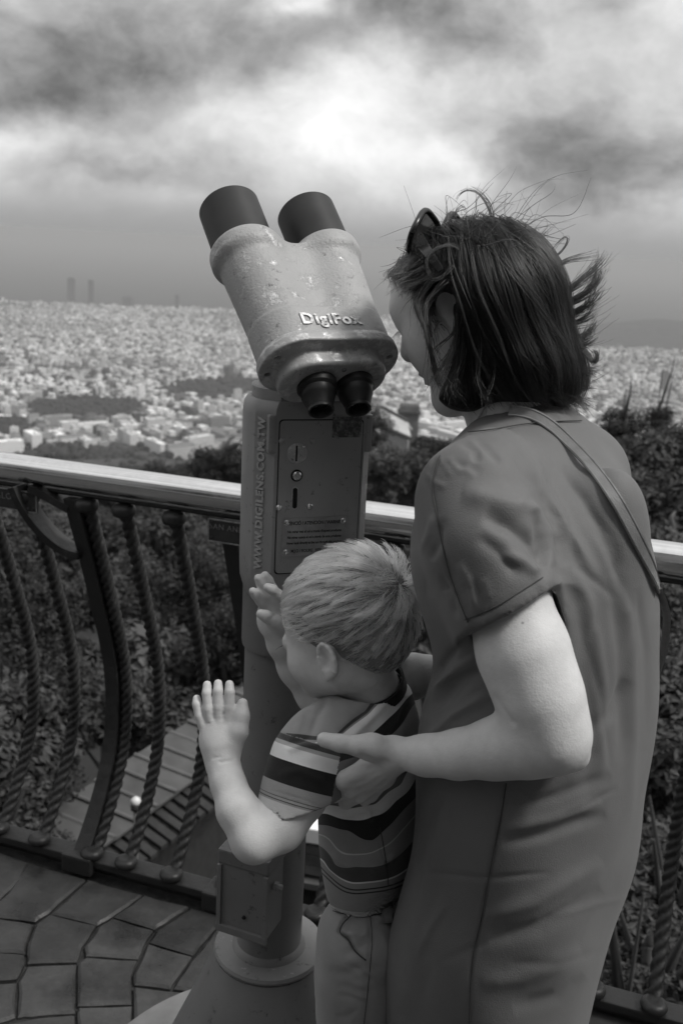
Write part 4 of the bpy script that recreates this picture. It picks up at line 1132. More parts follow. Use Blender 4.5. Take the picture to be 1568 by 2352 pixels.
def hair_mat(name, v, rough=.28, v2=None, ior=1.55):
    n = bpy.data.materials.new(name); n.use_nodes = True; t = n.node_tree; t.nodes.clear()
    o = t.nodes.new('ShaderNodeOutputMaterial'); h = t.nodes.new('ShaderNodeBsdfHairPrincipled')
    h.inputs['IOR'].default_value = ior
    h.parametrization = 'COLOR'; h.inputs['Roughness'].default_value = rough; h.inputs['Radial Roughness'].default_value = .4
    h.inputs['Random Roughness'].default_value = .3 if 'Random Roughness' in h.inputs else 0
    hi = t.nodes.new('ShaderNodeHairInfo'); r = t.nodes.new('ShaderNodeValToRGB')
    r.color_ramp.elements[0].color = grey(v); r.color_ramp.elements[1].color = grey(v2 or v * 2)
    t.links.new(hi.outputs['Random'], r.inputs[0]); t.links.new(r.outputs[0], h.inputs['Color'])
    t.links.new(h.outputs[0], o.inputs['Surface']); return n
def hair_object(name, strands, radius, mat, parent, tip=.25):
    """strands: list of (k,3) arrays"""
    hc = bpy.data.hair_curves.new(name)
    hc.add_curves([len(s) for s in strands])
    P = np.concatenate(strands).astype(np.float32)
    hc.attributes['position'].data.foreach_set('vector', P.ravel()) if 'position' in hc.attributes else hc.position_data.foreach_set('vector', P.ravel())
    rad = np.concatenate([radius[i] * (1 - (1 - tip) * np.linspace(0, 1, len(s)) ** 2) for i, s in enumerate(strands)]) if hasattr(radius, '__len__') else np.concatenate([radius * (1 - (1 - tip) * np.linspace(0, 1, len(s)) ** 2) for s in strands])
    ra = hc.attributes.get('radius') or hc.attributes.new('radius', 'FLOAT', 'POINT')
    ra.data.foreach_set('value', rad.astype(np.float32))
    hc.materials.append(mat)
    o = bpy.data.objects.new(name, hc); COL.objects.link(o)
    if parent is not None: adopt(o, parent)
    return o
class HF:
    """head frame: forward, left, up; sizes scaled"""
    def __init__(s, C, theta, pitch, k=1.0, tilt=0.0):
        h = np.array([-math.cos(theta), math.sin(theta), 0]); z = np.array([0, 0, 1.0])
        s.f = h * math.cos(pitch) - z * math.sin(pitch); s.u = h * math.sin(pitch) + z * math.cos(pitch); s.l = np.cross(s.u, s.f)
        if tilt:
            u, l = s.u, s.l; s.u = u * math.cos(tilt) + l * math.sin(tilt); s.l = l * math.cos(tilt) - u * math.sin(tilt)
        s.C = np.array(C); s.k = k; s.R = np.stack([s.f, s.l, s.u], 1)
    def p(s, a, b, c): return s.C + s.k * (s.f * a + s.l * b + s.u * c)
    def loc(s, P): return (np.asarray(P) - s.C) @ s.R / s.k
    def ell(s, fd, c, r, k=.012, mode='add', rot=None):
        Rm = s.R if rot is None else s.R @ rot
        fd.ell(s.p(*c), np.array(r) * s.k, Rm, k * s.k, mode)
    def cone(s, fd, a, b, r0, r1, k=.012, mode='add'): fd.cone(s.p(*a), s.p(*b), r0 * s.k, r1 * s.k, k * s.k, mode)
def rotz(a): return np.array([[math.cos(a), -math.sin(a), 0], [math.sin(a), math.cos(a), 0], [0, 0, 1.0]])
def roty(a): return np.array([[math.cos(a), 0, math.sin(a)], [0, 1, 0], [-math.sin(a), 0, math.cos(a)]])
def ear(fd, H, side, c, s=1.0):
    """ear on the side of the head: bowl, helix, lobe"""
    a0, b0, c0 = c
    tl = rotz(side * R(-12)) @ roty(R(12))
    H.ell(fd, (a0, side * b0, c0), (.017 * s, .0065 * s, .029 * s), .004, rot=tl)
    H.ell(fd, (a0 + .004 * s, side * (b0 + .0065 * s), c0 + .001 * s), (.0095 * s, .0075 * s, .017 * s), .002, 'cut', rot=tl)
    H.ell(fd, (a0 - .003 * s, side * (b0 + .008 * s), c0 + .014 * s), (.007 * s, .005 * s, .007 * s), .002, 'cut', rot=tl)
    pts = []
    for q in np.linspace(R(-35), R(225), 12):
        v = np.array([.0165 * s * math.cos(q) * .95, side * .005 * s, .0275 * s * math.sin(q)]); v = tl @ v
        pts.append((a0 + v[0], side * b0 + v[1], c0 + v[2]))
    for q in range(len(pts) - 1): H.cone(fd, pts[q], pts[q + 1], .0034 * s, .0034 * s, .0025)
    H.ell(fd, (a0 + .006 * s, side * (b0 + .001), c0 - .027 * s), (.008 * s, .005 * s, .009 * s), .006, rot=tl)
    H.ell(fd, (a0 + .014 * s, side * (b0 - .002), c0 - .002 * s), (.005 * s, .005 * s, .008 * s), .004, rot=tl)
def loft_fn(rows, phi, expo=2.3, pad=0.0):
    """rows: (y, xl, xr, Yc, ratio) read in the picture -> an implicit trunk; phi = heading, ratio = depth/breadth"""
    Z, CX, CY, A, B = [], [], [], [], []
    for (y, xl, xr, Yc, rt_) in rows:
        p = at((xl + xr) / 2, y, Yc); t = proj(p)[2]; w = (xr - xl) / 2 * t / FPX
        cx, sx = abs(math.cos(phi)), abs(math.sin(phi))
        a = w / math.sqrt(cx ** 2 + (rt_ * sx) ** 2)
        Z.append(p[2]); CX.append(p[0]); CY.append(p[1]); A.append(a); B.append(a * rt_)
    Z = np.array(Z); o = np.argsort(Z); zz = np.linspace(Z.min(), Z.max(), 240)
    def sm(v):
        v = np.interp(zz, Z[o], np.array(v)[o])
        for _ in range(10): v[1:-1] = (v[:-2] + 2 * v[1:-1] + v[2:]) / 4
        return v
    CX, CY, A, B = sm(CX), sm(CY), sm(A), sm(B)
    l = np.array([math.cos(phi), math.sin(phi)])     # breadth axis in plan
    def fn(X, Y, Zg):
        z = np.clip(Zg, zz[0], zz[-1]).ravel()
        cx, cy, a, b = [np.interp(z, zz, v).astype(np.float32)[None, None, :] for v in (CX, CY, A, B)]
        dx, dy = X - cx, Y - cy
        u, v = dx * l[0] + dy * l[1], -dx * l[1] + dy * l[0]
        r = (np.abs(u / (a + pad)) ** expo + np.abs(v / (b + pad)) ** expo) ** (1 / expo)
        d = (r - 1) * np.minimum(a, b)
        return np.maximum(d, np.maximum(Zg - zz[-1], zz[0] - Zg) + 0 * d)
    m = max(A.max(), B.max()) + pad + .01
    lo = np.array([CX.min() - m, CY.min() - m, zz[0]]); hi = np.array([CX.max() + m, CY.max() + m, zz[-1]])
    return fn, lo, hi
def halfspace_cut(fd, p, nrm, lo, hi, k=.002):
    """remove what lies beyond the plane through p along nrm, inside a box"""
    p = np.array(p); nrm = np.array(nrm) / np.linalg.norm(nrm)
    def fn(X, Y, Z): return -((X - p[0]) * nrm[0] + (Y - p[1]) * nrm[1] + (Z - p[2]) * nrm[2])
    fd.op(fn, lo, hi, k, 'cut')
def clipped_chain(fd, pts, rad, k, plane_p, plane_n, kk=.03):
    """a run of round cones cut off flat beyond a plane, merged softly with the rest"""
    pts = [np.array(p, np.float32) for p in pts]; pn = np.array(plane_n, float); pn /= np.linalg.norm(pn); pp = np.array(plane_p)
    def fn(X, Y, Z):
        d = None
        for i in range(len(pts) - 1):
            p, q = pts[i], pts[i + 1]; ab = q - p; L2 = float(ab @ ab)
            t = np.clip(((X - p[0]) * ab[0] + (Y - p[1]) * ab[1] + (Z - p[2]) * ab[2]) / L2, 0, 1)
            e = np.sqrt((X - p[0] - t * ab[0]) ** 2 + (Y - p[1] - t * ab[1]) ** 2 + (Z - p[2] - t * ab[2]) ** 2) - (rad[i] + (rad[i + 1] - rad[i]) * t)
            if d is None: d = e
            else:
                h = np.clip(.5 + .5 * (d - e) / k, 0, 1); d = d * (1 - h) + e * h - k * h * (1 - h)
        return np.maximum(d, (X - pp[0]) * pn[0] + (Y - pp[1]) * pn[1] + (Z - pp[2]) * pn[2])
    r = max(rad); lo = np.min(pts, 0) - r; hi = np.max(pts, 0) + r
    fd.op(fn, lo, hi, kk)
def A3(*q): return [at(*p) for p in q]
class Surf:
    """finds the point of a surface seen at a place in the picture"""
    def __init__(s, V): s.V = V; s.x, s.y, s.t = proj(V)
    def __call__(s, x, y, lift=0.0, r=7):
        m = (np.abs(s.x - x) < r) & (np.abs(s.y - y) < r)
        if not m.any(): return s(x, y, lift, r * 2)
        i = np.argwhere(m).ravel(); q = s.V[i[np.argmin(s.t[i])]]
        t = proj(q)[2]; d = ray(x, y); return EYE + d * (t - lift)
def spline(pts, n):
    pts = np.asarray(pts, float); k = len(pts); t = np.linspace(0, k - 1, n); i = np.clip(t.astype(int), 0, k - 2); f = (t - i)[:, None]
    P = lambda j: pts[np.clip(j, 0, k - 1)]
    a, b, c, d = P(i - 1), P(i), P(i + 1), P(i + 2)
    return .5 * (2 * b + (c - a) * f + (2 * a - 5 * b + 4 * c - d) * f ** 2 + (3 * b - a - 3 * c + d) * f ** 3)
class Grid:
    """samples an implicit field and its gradient"""
    def __init__(s, fd): s.fd = fd; s.g = np.stack(np.gradient(fd.d, fd.h), -1)
    def __call__(s, P):
        i = np.clip(((P - s.fd.lo) / s.fd.h), 0, np.array(s.fd.n) - 2); j = i.astype(int); f = (i - j).astype(np.float32)
        d = 0; g = 0
        for a in (0, 1):
            for b in (0, 1):
                for c in (0, 1):
                    w = (f[:, 0] if a else 1 - f[:, 0]) * (f[:, 1] if b else 1 - f[:, 1]) * (f[:, 2] if c else 1 - f[:, 2])
                    q = (j[:, 0] + a, j[:, 1] + b, j[:, 2] + c)
                    d = d + w * s.fd.d[q]; g = g + w[:, None] * s.g[q]
        return d, g / (np.linalg.norm(g, axis=1, keepdims=True) + 1e-9)

def clumped(S, roots, ng, amount, g):
    """draws strands together into locks towards their tips"""
    gi = g.choice(len(roots), ng, replace=False); gr = roots[gi]
    near = np.empty(len(roots), int)
    for a in range(0, len(roots), 2000): near[a:a + 2000] = np.argmin(((roots[a:a + 2000, None] - gr[None]) ** 2).sum(2), 1)
    t = np.linspace(0, 1, S.shape[1]); w = (amount * np.clip(t * 1.35, 0, 1) ** 1.2)[None, :, None] * g.uniform(.5, 1.1, len(roots))[:, None, None].clip(0, 1)
    return S * (1 - w) + S[gi][near] * w
# ================================================================== WOMAN
HW = HF(at(1092, 706, 1.262), R(30), R(26), 1.0)
fd = Field((-.14, .80, -.005), (.46, 1.46, 1.64), .0031)
# head
HW.ell(fd, (-.002, 0, .032), (.086, .072, .068), .01)
HW.ell(fd, (.034, 0, -.018), (.060, .057, .088), .03)
HW.ell(fd, (.050, 0, .040), (.042, .056, .050), .03)
for s_ in (-1, 1):
    HW.ell(fd, (.056, s_ * .034, -.026), (.030, .028, .034), .03)
    HW.cone(fd, (-.004, s_ * .054, -.040), (.066, s_ * .020, -.096), .018, .015, .03)
    HW.ell(fd, (.080, s_ * .031, .012), (.013, .015, .010), .008)
    HW.ell(fd, (.100, s_ * .0105, -.026), (.010, .008, .008), .008)
    ear(fd, HW, s_, (-.004, .0735, .004))
HW.ell(fd, (.083, 0, .030), (.014, .046, .012), .02)
HW.ell(fd, (.070, 0, -.096), (.020, .024, .017), .025)
HW.cone(fd, (.090, 0, .022), (.108, 0, -.018), .0075, .0105, .012)
HW.ell(fd, (.091, 0, -.052), (.010, .021, .0055), .006)
HW.ell(fd, (.088, 0, -.064), (.010, .018, .0065), .006)
# neck and trunk core
nk = at(1160, 955, 1.225)
fd.chain([HW.p(-.022, 0, -.03), HW.p(-.034, 0, -.08), nk, at(1205, 1060, 1.19)], [.053, .049, .044, .046], .02)
fd.chain(A3((1210, 1080, 1.19), (1230, 1300, 1.14), (1225, 1600, 1.13), (1205, 1900, 1.13)), [.045, .07, .075, .08], .03)
fd.chain(A3((1200, 1070, 1.19), (1110, 1135, 1.06)), [.036, .036], .02)
fd.chain(A3((1200, 1070, 1.19), (1320, 1120, 1.28)), [.036, .036], .02)
# left arm (near)
SH, EL, WR = at(1092, 1120, 1.03), at(1258, 1682, .940), at(905, 1730, 1.022)
fd.chain(A3((1105, 1150, 1.05), (1150, 1330, 1.0), (1202, 1500, .964), (1240, 1605, .948), (1266, 1688, .940)), [.038, .0435, .0435, .0405, .0365], .025)
fd.chain(A3((1266, 1690, .940), (1200, 1708, .946), (1130, 1721, .962), (1050, 1733, .982), (980, 1735, 1.003), (905, 1729, 1.022)), [.0365, .0318, .0282, .0232, .0192, .0165], .02)
fd.ell(at(1322, 1737, .944), (.0125, .014, .0125), None, .016)
# left hand: palm on the boy's ribs, thumb along his back
def hand(fd, chains, k=.006):
    for pts, rad in chains: fd.chain(A3(*pts), rad, k)
hand(fd, [([(905, 1733, 1.022), (852, 1762, 1.026), (788, 1792, 1.034)], [.0160, .0125, .0108]),
          ([(905, 1736, 1.024), (860, 1775, 1.032), (802, 1812, 1.042)], [.0160, .0125, .0108]),
          ([(908, 1738, 1.028), (870, 1782, 1.040), (824, 1824, 1.053)], [.0155, .0120, .0104]),
          ([(908, 1738, 1.032), (882, 1782, 1.050), (850, 1824, 1.066)], [.0150, .0115, .0096]),
          ([(898, 1727, 1.018), (852, 1716, 1.010), (822, 1713, 1.007)], [.0160, .0140, .0115])], .010)
hand(fd, [([(822, 1713, 1.007), (780, 1707, 1.008), (744, 1699, 1.014)], [.0114, .0098, .0086]),
          ([(788, 1792, 1.034), (752, 1802, 1.060), (722, 1792, 1.088), (706, 1782, 1.110)], [.0104, .0090, .0082, .0074]),
          ([(802, 1812, 1.042), (768, 1826, 1.070), (738, 1820, 1.100), (722, 1810, 1.122)], [.0104, .0090, .0083, .0075]),
          ([(824, 1824, 1.053), (794, 1842, 1.082), (765, 1840, 1.112), (748, 1830, 1.130)], [.0100, .0086, .0079, .0072]),
          ([(850, 1824, 1.066), (826, 1845, 1.094), (802, 1845, 1.120)], [.0092, .0080, .0068])], .0035)
# right arm (far), hand behind the boy's back
fd.chain(A3((1330, 1110, 1.30), (1290, 1350, 1.34), (1180, 1590, 1.33)), [.048, .046, .040], .02)
fd.chain(A3((1180, 1590, 1.33), (1070, 1570, 1.295), (985, 1548, 1.262)), [.040, .032, .0225], .02)
hand(fd, [([(985, 1548, 1.262), (948, 1545, 1.245), (905, 1560, 1.228)], [.0215, .0230, .0200]), ([(980, 1555, 1.256), (940, 1568, 1.242), (900, 1585, 1.228)], [.0190, .0200, .0160])], .016)
for q in range(4):
    hand(fd, [([(905, 1552 + 16 * q, 1.232), (865, 1570 + 18 * q, 1.232), (830, 1580 + 18 * q, 1.236)], [.0098, .0088, .0076])], .004)
hand(fd, [([(950, 1530, 1.25), (915, 1522, 1.235), (890, 1530, 1.222)], [.0125, .0102, .0088])], .008)
# legs and feet under the dress
hipL, hipR = at(1175, 2010, 1.07), at(1235, 2010, 1.19)
for hp, fx in ((hipL, -.01), (hipR, .02)):
    kn = np.array([hp[0] - .01, hp[1] + .05, .46]); an = np.array([hp[0] + fx, hp[1] + .02, .085]); to = an + np.array([-.13, .10, -.055])
    fd.chain([at(1205, 1900, 1.13), hp, kn, an], [.085, .085, .056, .036], .03)
    fd.chain([an, an + [.02, -.02, -.045], to], [.036, .036, .026], .02)
V, F = fd.mesh_arrays(); V0_ = relax(V, F, 2); V1_ = relax(V0_, F, 26, .55)
_w = np.clip((proj(V)[0] - 920) / 60, 0, 1)[:, None] * np.clip((1.34 - V[:, 2]) / .04, 0, 1)[:, None]      # the arm is smoothed further than face and hand
V = V0_ * (1 - _w) + V1_ * _w
# skin creases: elbow fold, wrist, knuckles
V = sculpt(V, F, [([(1132, 1590), (1150, 1625), (1172, 1655), (1185, 1668)], 6, -.0020),
    ([(900, 1752), (860, 1752), (822, 1732)], 8, -.003), ([(880, 1765), (830, 1795), (795, 1806)], 4.5, -.0014), ([(885, 1778), (845, 1806), (812, 1822)], 4.5, -.0014), ([(892, 1788), (866, 1812), (838, 1830)], 4, -.0012),
    ([(752, 1690), (757, 1712)], 2.2, -.0008), ([(768, 1692), (772, 1716)], 2.2, -.0006), ([(803, 1698), (806, 1722)], 2.5, -.0008), ([(884, 1700), (878, 1716)], 2.5, -.0008), ([(894, 1698), (890, 1714)], 2.5, -.0006)])
WOMAN_V = V
feet = np.array([V[V[:, 2] < .1][:, 0].mean(), V[V[:, 2] < .1][:, 1].mean(), 0])
wm = thing('person', 'woman in a grey short-sleeved dress bending towards the boy, dark hair blown back', 'person', tuple(feet))
link('body', np_mesh('body', V, F), M_SKIN, wm)

# ---- dress
PHW = math.atan2(-.77, -.64)
ROWS = [(905, 1170, 1262, 1.228, .8), (930, 1128, 1318, 1.222, .72), (955, 1095, 1350, 1.214, .64), (1000, 1050, 1377, 1.198, .62), (1050, 1002, 1415, 1.176, .62), (1100, 975, 1450, 1.158, .64), (1170, 957, 1485, 1.142, .68), (1230, 946, 1503, 1.134, .72),
        (1300, 948, 1517, 1.128, .74), (1380, 968, 1521, 1.124, .74), (1450, 990, 1522, 1.122, .72), (1510, 996, 1522, 1.122, .70), (1560, 984, 1521, 1.122, .70), (1620, 968, 1516, 1.122, .70), (1700, 962, 1508, 1.122, .70), (1800, 960, 1496, 1.122, .70),
        (1900, 955, 1482, 1.122, .70), (1960, 945, 1470, 1.124, .70), (2050, 915, 1440, 1.126, .72), (2150, 893, 1402, 1.130, .74), (2250, 885, 1370, 1.135, .76), (2352, 888, 1340, 1.140, .78), (2500, 890, 1310, 1.145, .8), (2750, 880, 1300, 1.15, .8), (2950, 880, 1300, 1.15, .8)]
fc = Field((-.14, .80, .25), (.46, 1.46, 1.50), .0030)
fn, lo, hi = loft_fn(ROWS, PHW, 2.25); fc.op(fn, lo, hi, 0)
# sleeves
sl0, sl1 = at(1078, 1105, 1.045), at(1168, 1398, .984)
pl = at(1167, 1402, .985); ndir = UPV * -.86 + RGT * .47 + FWD * -.12
clipped_chain(fc, A3((1130, 1080, 1.095), (1092, 1140, 1.045), (1112, 1250, 1.008), (1168, 1398, .984), (1192, 1455, .975)), [.048, .0555, .0570, .0540, .053], .03, pl, ndir, .028)
fc.cone(at(1150, 1345, .990), at(1195, 1460, .974), .0478, .0478, .001, 'cut')
fc.chain(A3((1320, 1090, 1.285), (1315, 1250, 1.325), (1290, 1360, 1.34)), [.066, .058, .055], .04)
# bust and shoulder-blade volume, neck opening
fc.ell(at(1045, 1240, 1.17), (.046, .050, .060), None, .04)
fc.ell(at(1390, 1220, 1.08), (.045, .045, .075), None, .05)
fc.chain([at(1140, 850, 1.25), at(1158, 940, 1.226)], [.054, .0495], .005, 'cut')
V, F = fc.mesh_arrays(); V = relax(V, F, 3)
rng2 = np.random.default_rng(3)
FOLDS = [
    # armhole seam, sleeve hem stitch
    ([(1003, 1040), (985, 1110), (998, 1180), (1022, 1290), (1052, 1380), (1072, 1440)], 4, -.0016),
    ([(1066, 1428), (1130, 1398), (1250, 1322)], 3, -.0010),
    # gathers at the back of the arm
    ([(1232, 1172), (1240, 1220), (1252, 1262), (1246, 1330)], 12, -.0065), ([(1215, 1150), (1236, 1180), (1262, 1230), (1275, 1300)], 13, .006),
    ([(1110, 1180), (1170, 1210), (1225, 1255), (1245, 1300)], 20, -.008), ([(1060, 1130), (1150, 1150), (1225, 1165)], 26, .006),
    ([(1150, 1270), (1200, 1290), (1240, 1320)], 13, .004), ([(1095, 1230), (1150, 1275), (1190, 1330)], 15, -.003), ([(1085, 1330), (1110, 1385), (1110, 1420)], 9, -.003), ([(1055, 1290), (1085, 1350), (1095, 1410)], 8, .003),
    ([(1010, 1330), (1040, 1375), (1050, 1420)], 8, -.003), ([(985, 1290), (1005, 1250), (1018, 1190)], 9, -.003), ([(960, 1270), (985, 1230), (1000, 1180)], 8, .0025),
    # long back folds
    ([(1215, 1040), (1240, 1120), (1300, 1210), (1370, 1330)], 13, .0045), ([(1170, 1020), (1215, 1110), (1265, 1200), (1300, 1300)], 13, -.0035),
    ([(1262, 1060), (1340, 1150), (1400, 1260), (1440, 1400)], 14, -.0035), ([(1240, 1200), (1300, 1290), (1335, 1420), (1350, 1600), (1352, 1850)], 18, -.0028),
    ([(1290, 1250), (1350, 1380), (1380, 1560), (1385, 1800)], 14, .0030), ([(1420, 1300), (1450, 1480), (1455, 1700), (1440, 1900)], 13, .0030), ([(1400, 1330), (1425, 1500), (1428, 1750)], 13, -.0025),
    ([(1460, 1350), (1482, 1500), (1485, 1700)], 10, -.0022),
    # shoulder yoke
    ([(1060, 992), (1120, 985), (1200, 973), (1345, 968)], 4, -.0020), ([(1050, 1005), (1090, 1030), (1095, 1060)], 9, -.003), ([(1085, 995), (1120, 1030), (1150, 1060)], 8, -.0025), ([(1100, 985), (1150, 1010), (1210, 1050)], 8, .002),
    # front folds beside the boy
    ([(985, 1560), (1040, 1500), (1100, 1440)], 11, -.005), ([(970, 1640), (1060, 1560), (1135, 1530)], 14, -.006), ([(975, 1600), (1050, 1530), (1120, 1490)], 10, .004), ([(975, 1700), (1040, 1640), (1130, 1590)], 12, .004),
    # waist and skirt drags
    ([(1160, 1800), (1145, 1900), (1125, 2000), (1105, 2110), (1083, 2210), (1078, 2352)], 3.0, -.0016),
    ([(1150, 1935), (1260, 1915), (1390, 1870)], 14, -.004), ([(1170, 1860), (1280, 1830), (1400, 1780)], 14, -.003), ([(1150, 1905), (1270, 1880), (1380, 1840)], 13, .003), ([(1330, 1700), (1400, 1640), (1440, 1560)], 16, -.003),
    ([(1120, 2160), (1240, 2130), (1380, 2040)], 20, -.004), ([(1110, 2110), (1230, 2070), (1380, 1980)], 18, .0035), 
    ([(1000, 1900), (985, 2000), (950, 2150), (930, 2330)], 24, .004), ([(1020, 1820), (985, 1900), (960, 2000)], 15, -.004), ([(1100, 2260), (1200, 2250), (1330, 2180)], 20, .003), ([(1180, 2320), (1280, 2290), (1340, 2240)], 18, -.003),
    
]
rf_ = np.random.default_rng(12)
for (cx, cy, ang_, n_, sprd, L0) in ((1240, 1330, 75, 7, 45, 120), (1230, 1180, 55, 6, 40, 110), (1150, 1800, 15, 3, 60, 180), (1300, 1800, -18, 4, 80, 240), (1020, 1560, -35, 7, 50, 110), (1230, 2100, -14, 4, 110, 330), (1000, 2150, -70, 3, 60, 260), (1400, 1500, 84, 4, 50, 420), (1350, 1250, 60, 4, 50, 300), (1060, 1080, 40, 6, 35, 60), (1100, 1380, 70, 5, 30, 60), (1010, 1330, 65, 6, 30, 70)):
    for q in range(n_):
        x0, y0 = cx + rf_.normal(0, sprd * .7), cy + rf_.normal(0, sprd * .7); a_ = R(ang_ + rf_.normal(0, 10)); l_ = L0 * rf_.uniform(.5, 1.1); bow = rf_.normal(0, l_ * .08)
        FOLDS.append(([(x0 - math.cos(a_) * l_ / 2, y0 - math.sin(a_) * l_ / 2), (x0 - math.sin(a_) * bow, y0 + math.cos(a_) * bow), (x0 + math.cos(a_) * l_ / 2, y0 + math.sin(a_) * l_ / 2)], rf_.uniform(6, 12), rf_.choice([-1, -1, 1]) * rf_.uniform(.0006, .0014)))
V = sculpt(V, F, FOLDS)
# soft overall unevenness
N_ = vnormals(V, F)
wv = .0013 * (np.sin(V[:, 0] * 43 + 2.1 * np.sin(V[:, 2] * 17)) + np.sin(V[:, 2] * 23 + V[:, 0] * 31 + V[:, 1] * 19))
V = V + N_ * wv[:, None]
DRESS_V = V; M_DRESS = cloth_mat('grey_dress_cloth', .12, .60, 700, .10, .07, .40)
link('dress', np_mesh('dress', V, F), M_DRESS, wm)
S_DRESS = Surf(V)
def seam(name, surf, path, mat, parent, r=.0007, n=50, lift=.0004):
    P = spline([surf(x, y, lift, 5) for x, y in path], n)
    for _ in range(6): P[1:-1] = (P[:-2] + 2 * P[1:-1] + P[2:]) / 4
    m = MB(); m.tube(P, r, 5); return m.build(name, mat, parent, smooth=True)
M_THREAD = simple_mat('dark_thread', .035, .8, var=.3, scale=400)
DRESS_O = [o for o in wm.children if o.name.startswith('dress')][0]
def dense(path, k=6): return [tuple(q) for q in spline(np.array(path, float), len(path) * k)]
seam('side_seam', S_DRESS, dense([(1162, 1800), (1145, 1900), (1125, 2000), (1105, 2110), (1083, 2210), (1078, 2352), (1078, 2440)]), M_THREAD, DRESS_O)
seam('armhole_seam', S_DRESS, dense([(1010, 1045), (992, 1110), (1002, 1180), (1024, 1290), (1052, 1375), (1074, 1430)]), M_THREAD, DRESS_O)
seam('sleeve_hem_stitch', S_DRESS, dense([(1066, 1424), (1130, 1398), (1190, 1362), (1246, 1326)]), M_THREAD, DRESS_O, .0006)
seam('yoke_seam', S_DRESS, dense([(1075, 992), (1130, 986), (1200, 974), (1270, 968), (1335, 966)]), M_THREAD, DRESS_O)
# collar strip standing at the nape
pts = [(1225, 935), (1255, 940), (1290, 947), (1325, 955), (1345, 962)]
# ---- strap of the shoulder bag
path = [(1168, 943), (1215, 950), (1262, 975), (1310, 1020), (1358, 1072), (1402, 1130), (1440, 1195), (1470, 1255), (1496, 1310), (1510, 1350)]
P = spline([S_DRESS(x, y, .003) for x, y in path], 60)
for _ in range(8): P[1:-1] = (P[:-2] + 2 * P[1:-1] + P[2:]) / 4
st = MB(); R_ = []
for i in range(60):
    t = P[min(i + 1, 59)] - P[max(i - 1, 0)]; t /= np.linalg.norm(t); vw = EYE - P[i]; vw /= np.linalg.norm(vw)
    nn = vw + np.array([.25, 0, .35]); nn -= t * (nn @ t); nn /= np.linalg.norm(nn); sd_ = np.cross(t, nn); hw = .0072
    R_.append([P[i] - sd_ * hw, P[i] - sd_ * hw + nn * .0022, P[i] + sd_ * hw + nn * .0022, P[i] + sd_ * hw])
st.rings(R_)
bag = thing('shoulder_bag', 'thin leather bag strap running slantwise across the woman\'s back', 'bag', tuple(P[-1]))
M_LEATHER = simple_mat('grey_leather', .17, .5, var=.2, scale=60, bump=.3, bscale=600)
sb = st.build('strap', M_LEATHER, bag, smooth=.7)
for off in (-.0055, .0055):
    m = MB(); q = []
    for i in range(0, 60, 1):
        t = P[min(i + 1, 59)] - P[max(i - 1, 0)]; t /= np.linalg.norm(t); vw = EYE - P[i]; vw /= np.linalg.norm(vw)
        nn = vw + np.array([.25, 0, .35]); nn -= t * (nn @ t); nn /= np.linalg.norm(nn); sd_ = np.cross(t, nn); q.append(P[i] + sd_ * off + nn * .0023)
    m.tube(q, .0008, 5); m.build('stitching', M_PLATE, sb)
# the bag itself hangs at her far hip
bc = at(1340, 1760, 1.36)
m = MB(); m.box(bc, (.16, .06, .13), Matrix.Rotation(R(-35), 3, 'Z')); m.build('pouch', M_LEATHER, bag, bevel=.015)
m = MB(); m.tube(spline([P[-1], at(1530, 1430, 1.20), at(1500, 1560, 1.32), bc + [.03, 0, .06]], 20), .005, 6, flat=.4); m.build('far_strap', M_LEATHER, bag)

# ---- hair
fh = Field((-.14, 1.02, 1.20), (.40, 1.46, 1.68), .0034)
fh.ell(at(1098, 692, 1.262), (.085, .090, .0945), None, .01)
HW.ell(fh, (.020, 0, .056), (.056, .064, .038), .02)
fh.ell(at(1165, 760, 1.245), (.068, .082, .095), None, .04)
fh.ell(at(1185, 830, 1.235), (.072, .085, .052), None, .03)
fh.ell(at(1080, 800, 1.205), (.042, .030, .070), None, .03)
fh.ell(at(1050, 860, 1.210), (.030, .026, .036), None, .03)
fh.ell(at(1280, 880, 1.235), (.026, .05, .028), None, .03)
# open the face and the ear
HW.ell(fh, (.085, 0, -.035), (.060, .10, .075), .02, 'cut')
fh.ell(at(990, 800, 1.19), (.030, .06, .060), None, .012, 'cut')
fh.ell(at(1024, 704, 1.16), (.016, .055, .021), None, .006, 'cut')
V, F = fh.mesh_arrays(); V = relax(V, F, 3)
n = NT('dark_hair_mass'); c = n.coord('Object', (260, 260, 22)); n.base(n.ramp(n.noise(c, 1.0, 3), [(.3, .002), (.7, .005)])); n.set(rough=.5, spec=.3); n.bump(n.noise(c, 1.0, 3), .6, .004); M_HMASS = n.m
HAIR_V = V; hair = link('hair', np_mesh('hair', V, F), M_HMASS, wm)
GH = Grid(fh); N_ = vnormals(V, F)
rg = np.random.default_rng(21)
L = HW.loc(V)
def trace(S0, dirf, nstep, step, off, jit=.0):
    P = S0.copy(); out = [P.copy()]; D = None
    for q in range(nstep):
        d, g = GH(P)
        v = dirf(P, g, q); v -= g * np.clip((v * g).sum(1, keepdims=True), None, 1)
        v /= np.linalg.norm(v, axis=1, keepdims=True) + 1e-9
        D = v if D is None else .55 * D + .45 * v
        D /= np.linalg.norm(D, axis=1, keepdims=True) + 1e-9
        Pn = P + D * step
        d, g = GH(Pn); k = np.clip(d - off, -.02, .004) * np.where(g[:, 2] < -.55, 0.0, 1.0)
        P = Pn - g * k[:, None]; out.append(P.copy())
    return np.stack(out, 1)
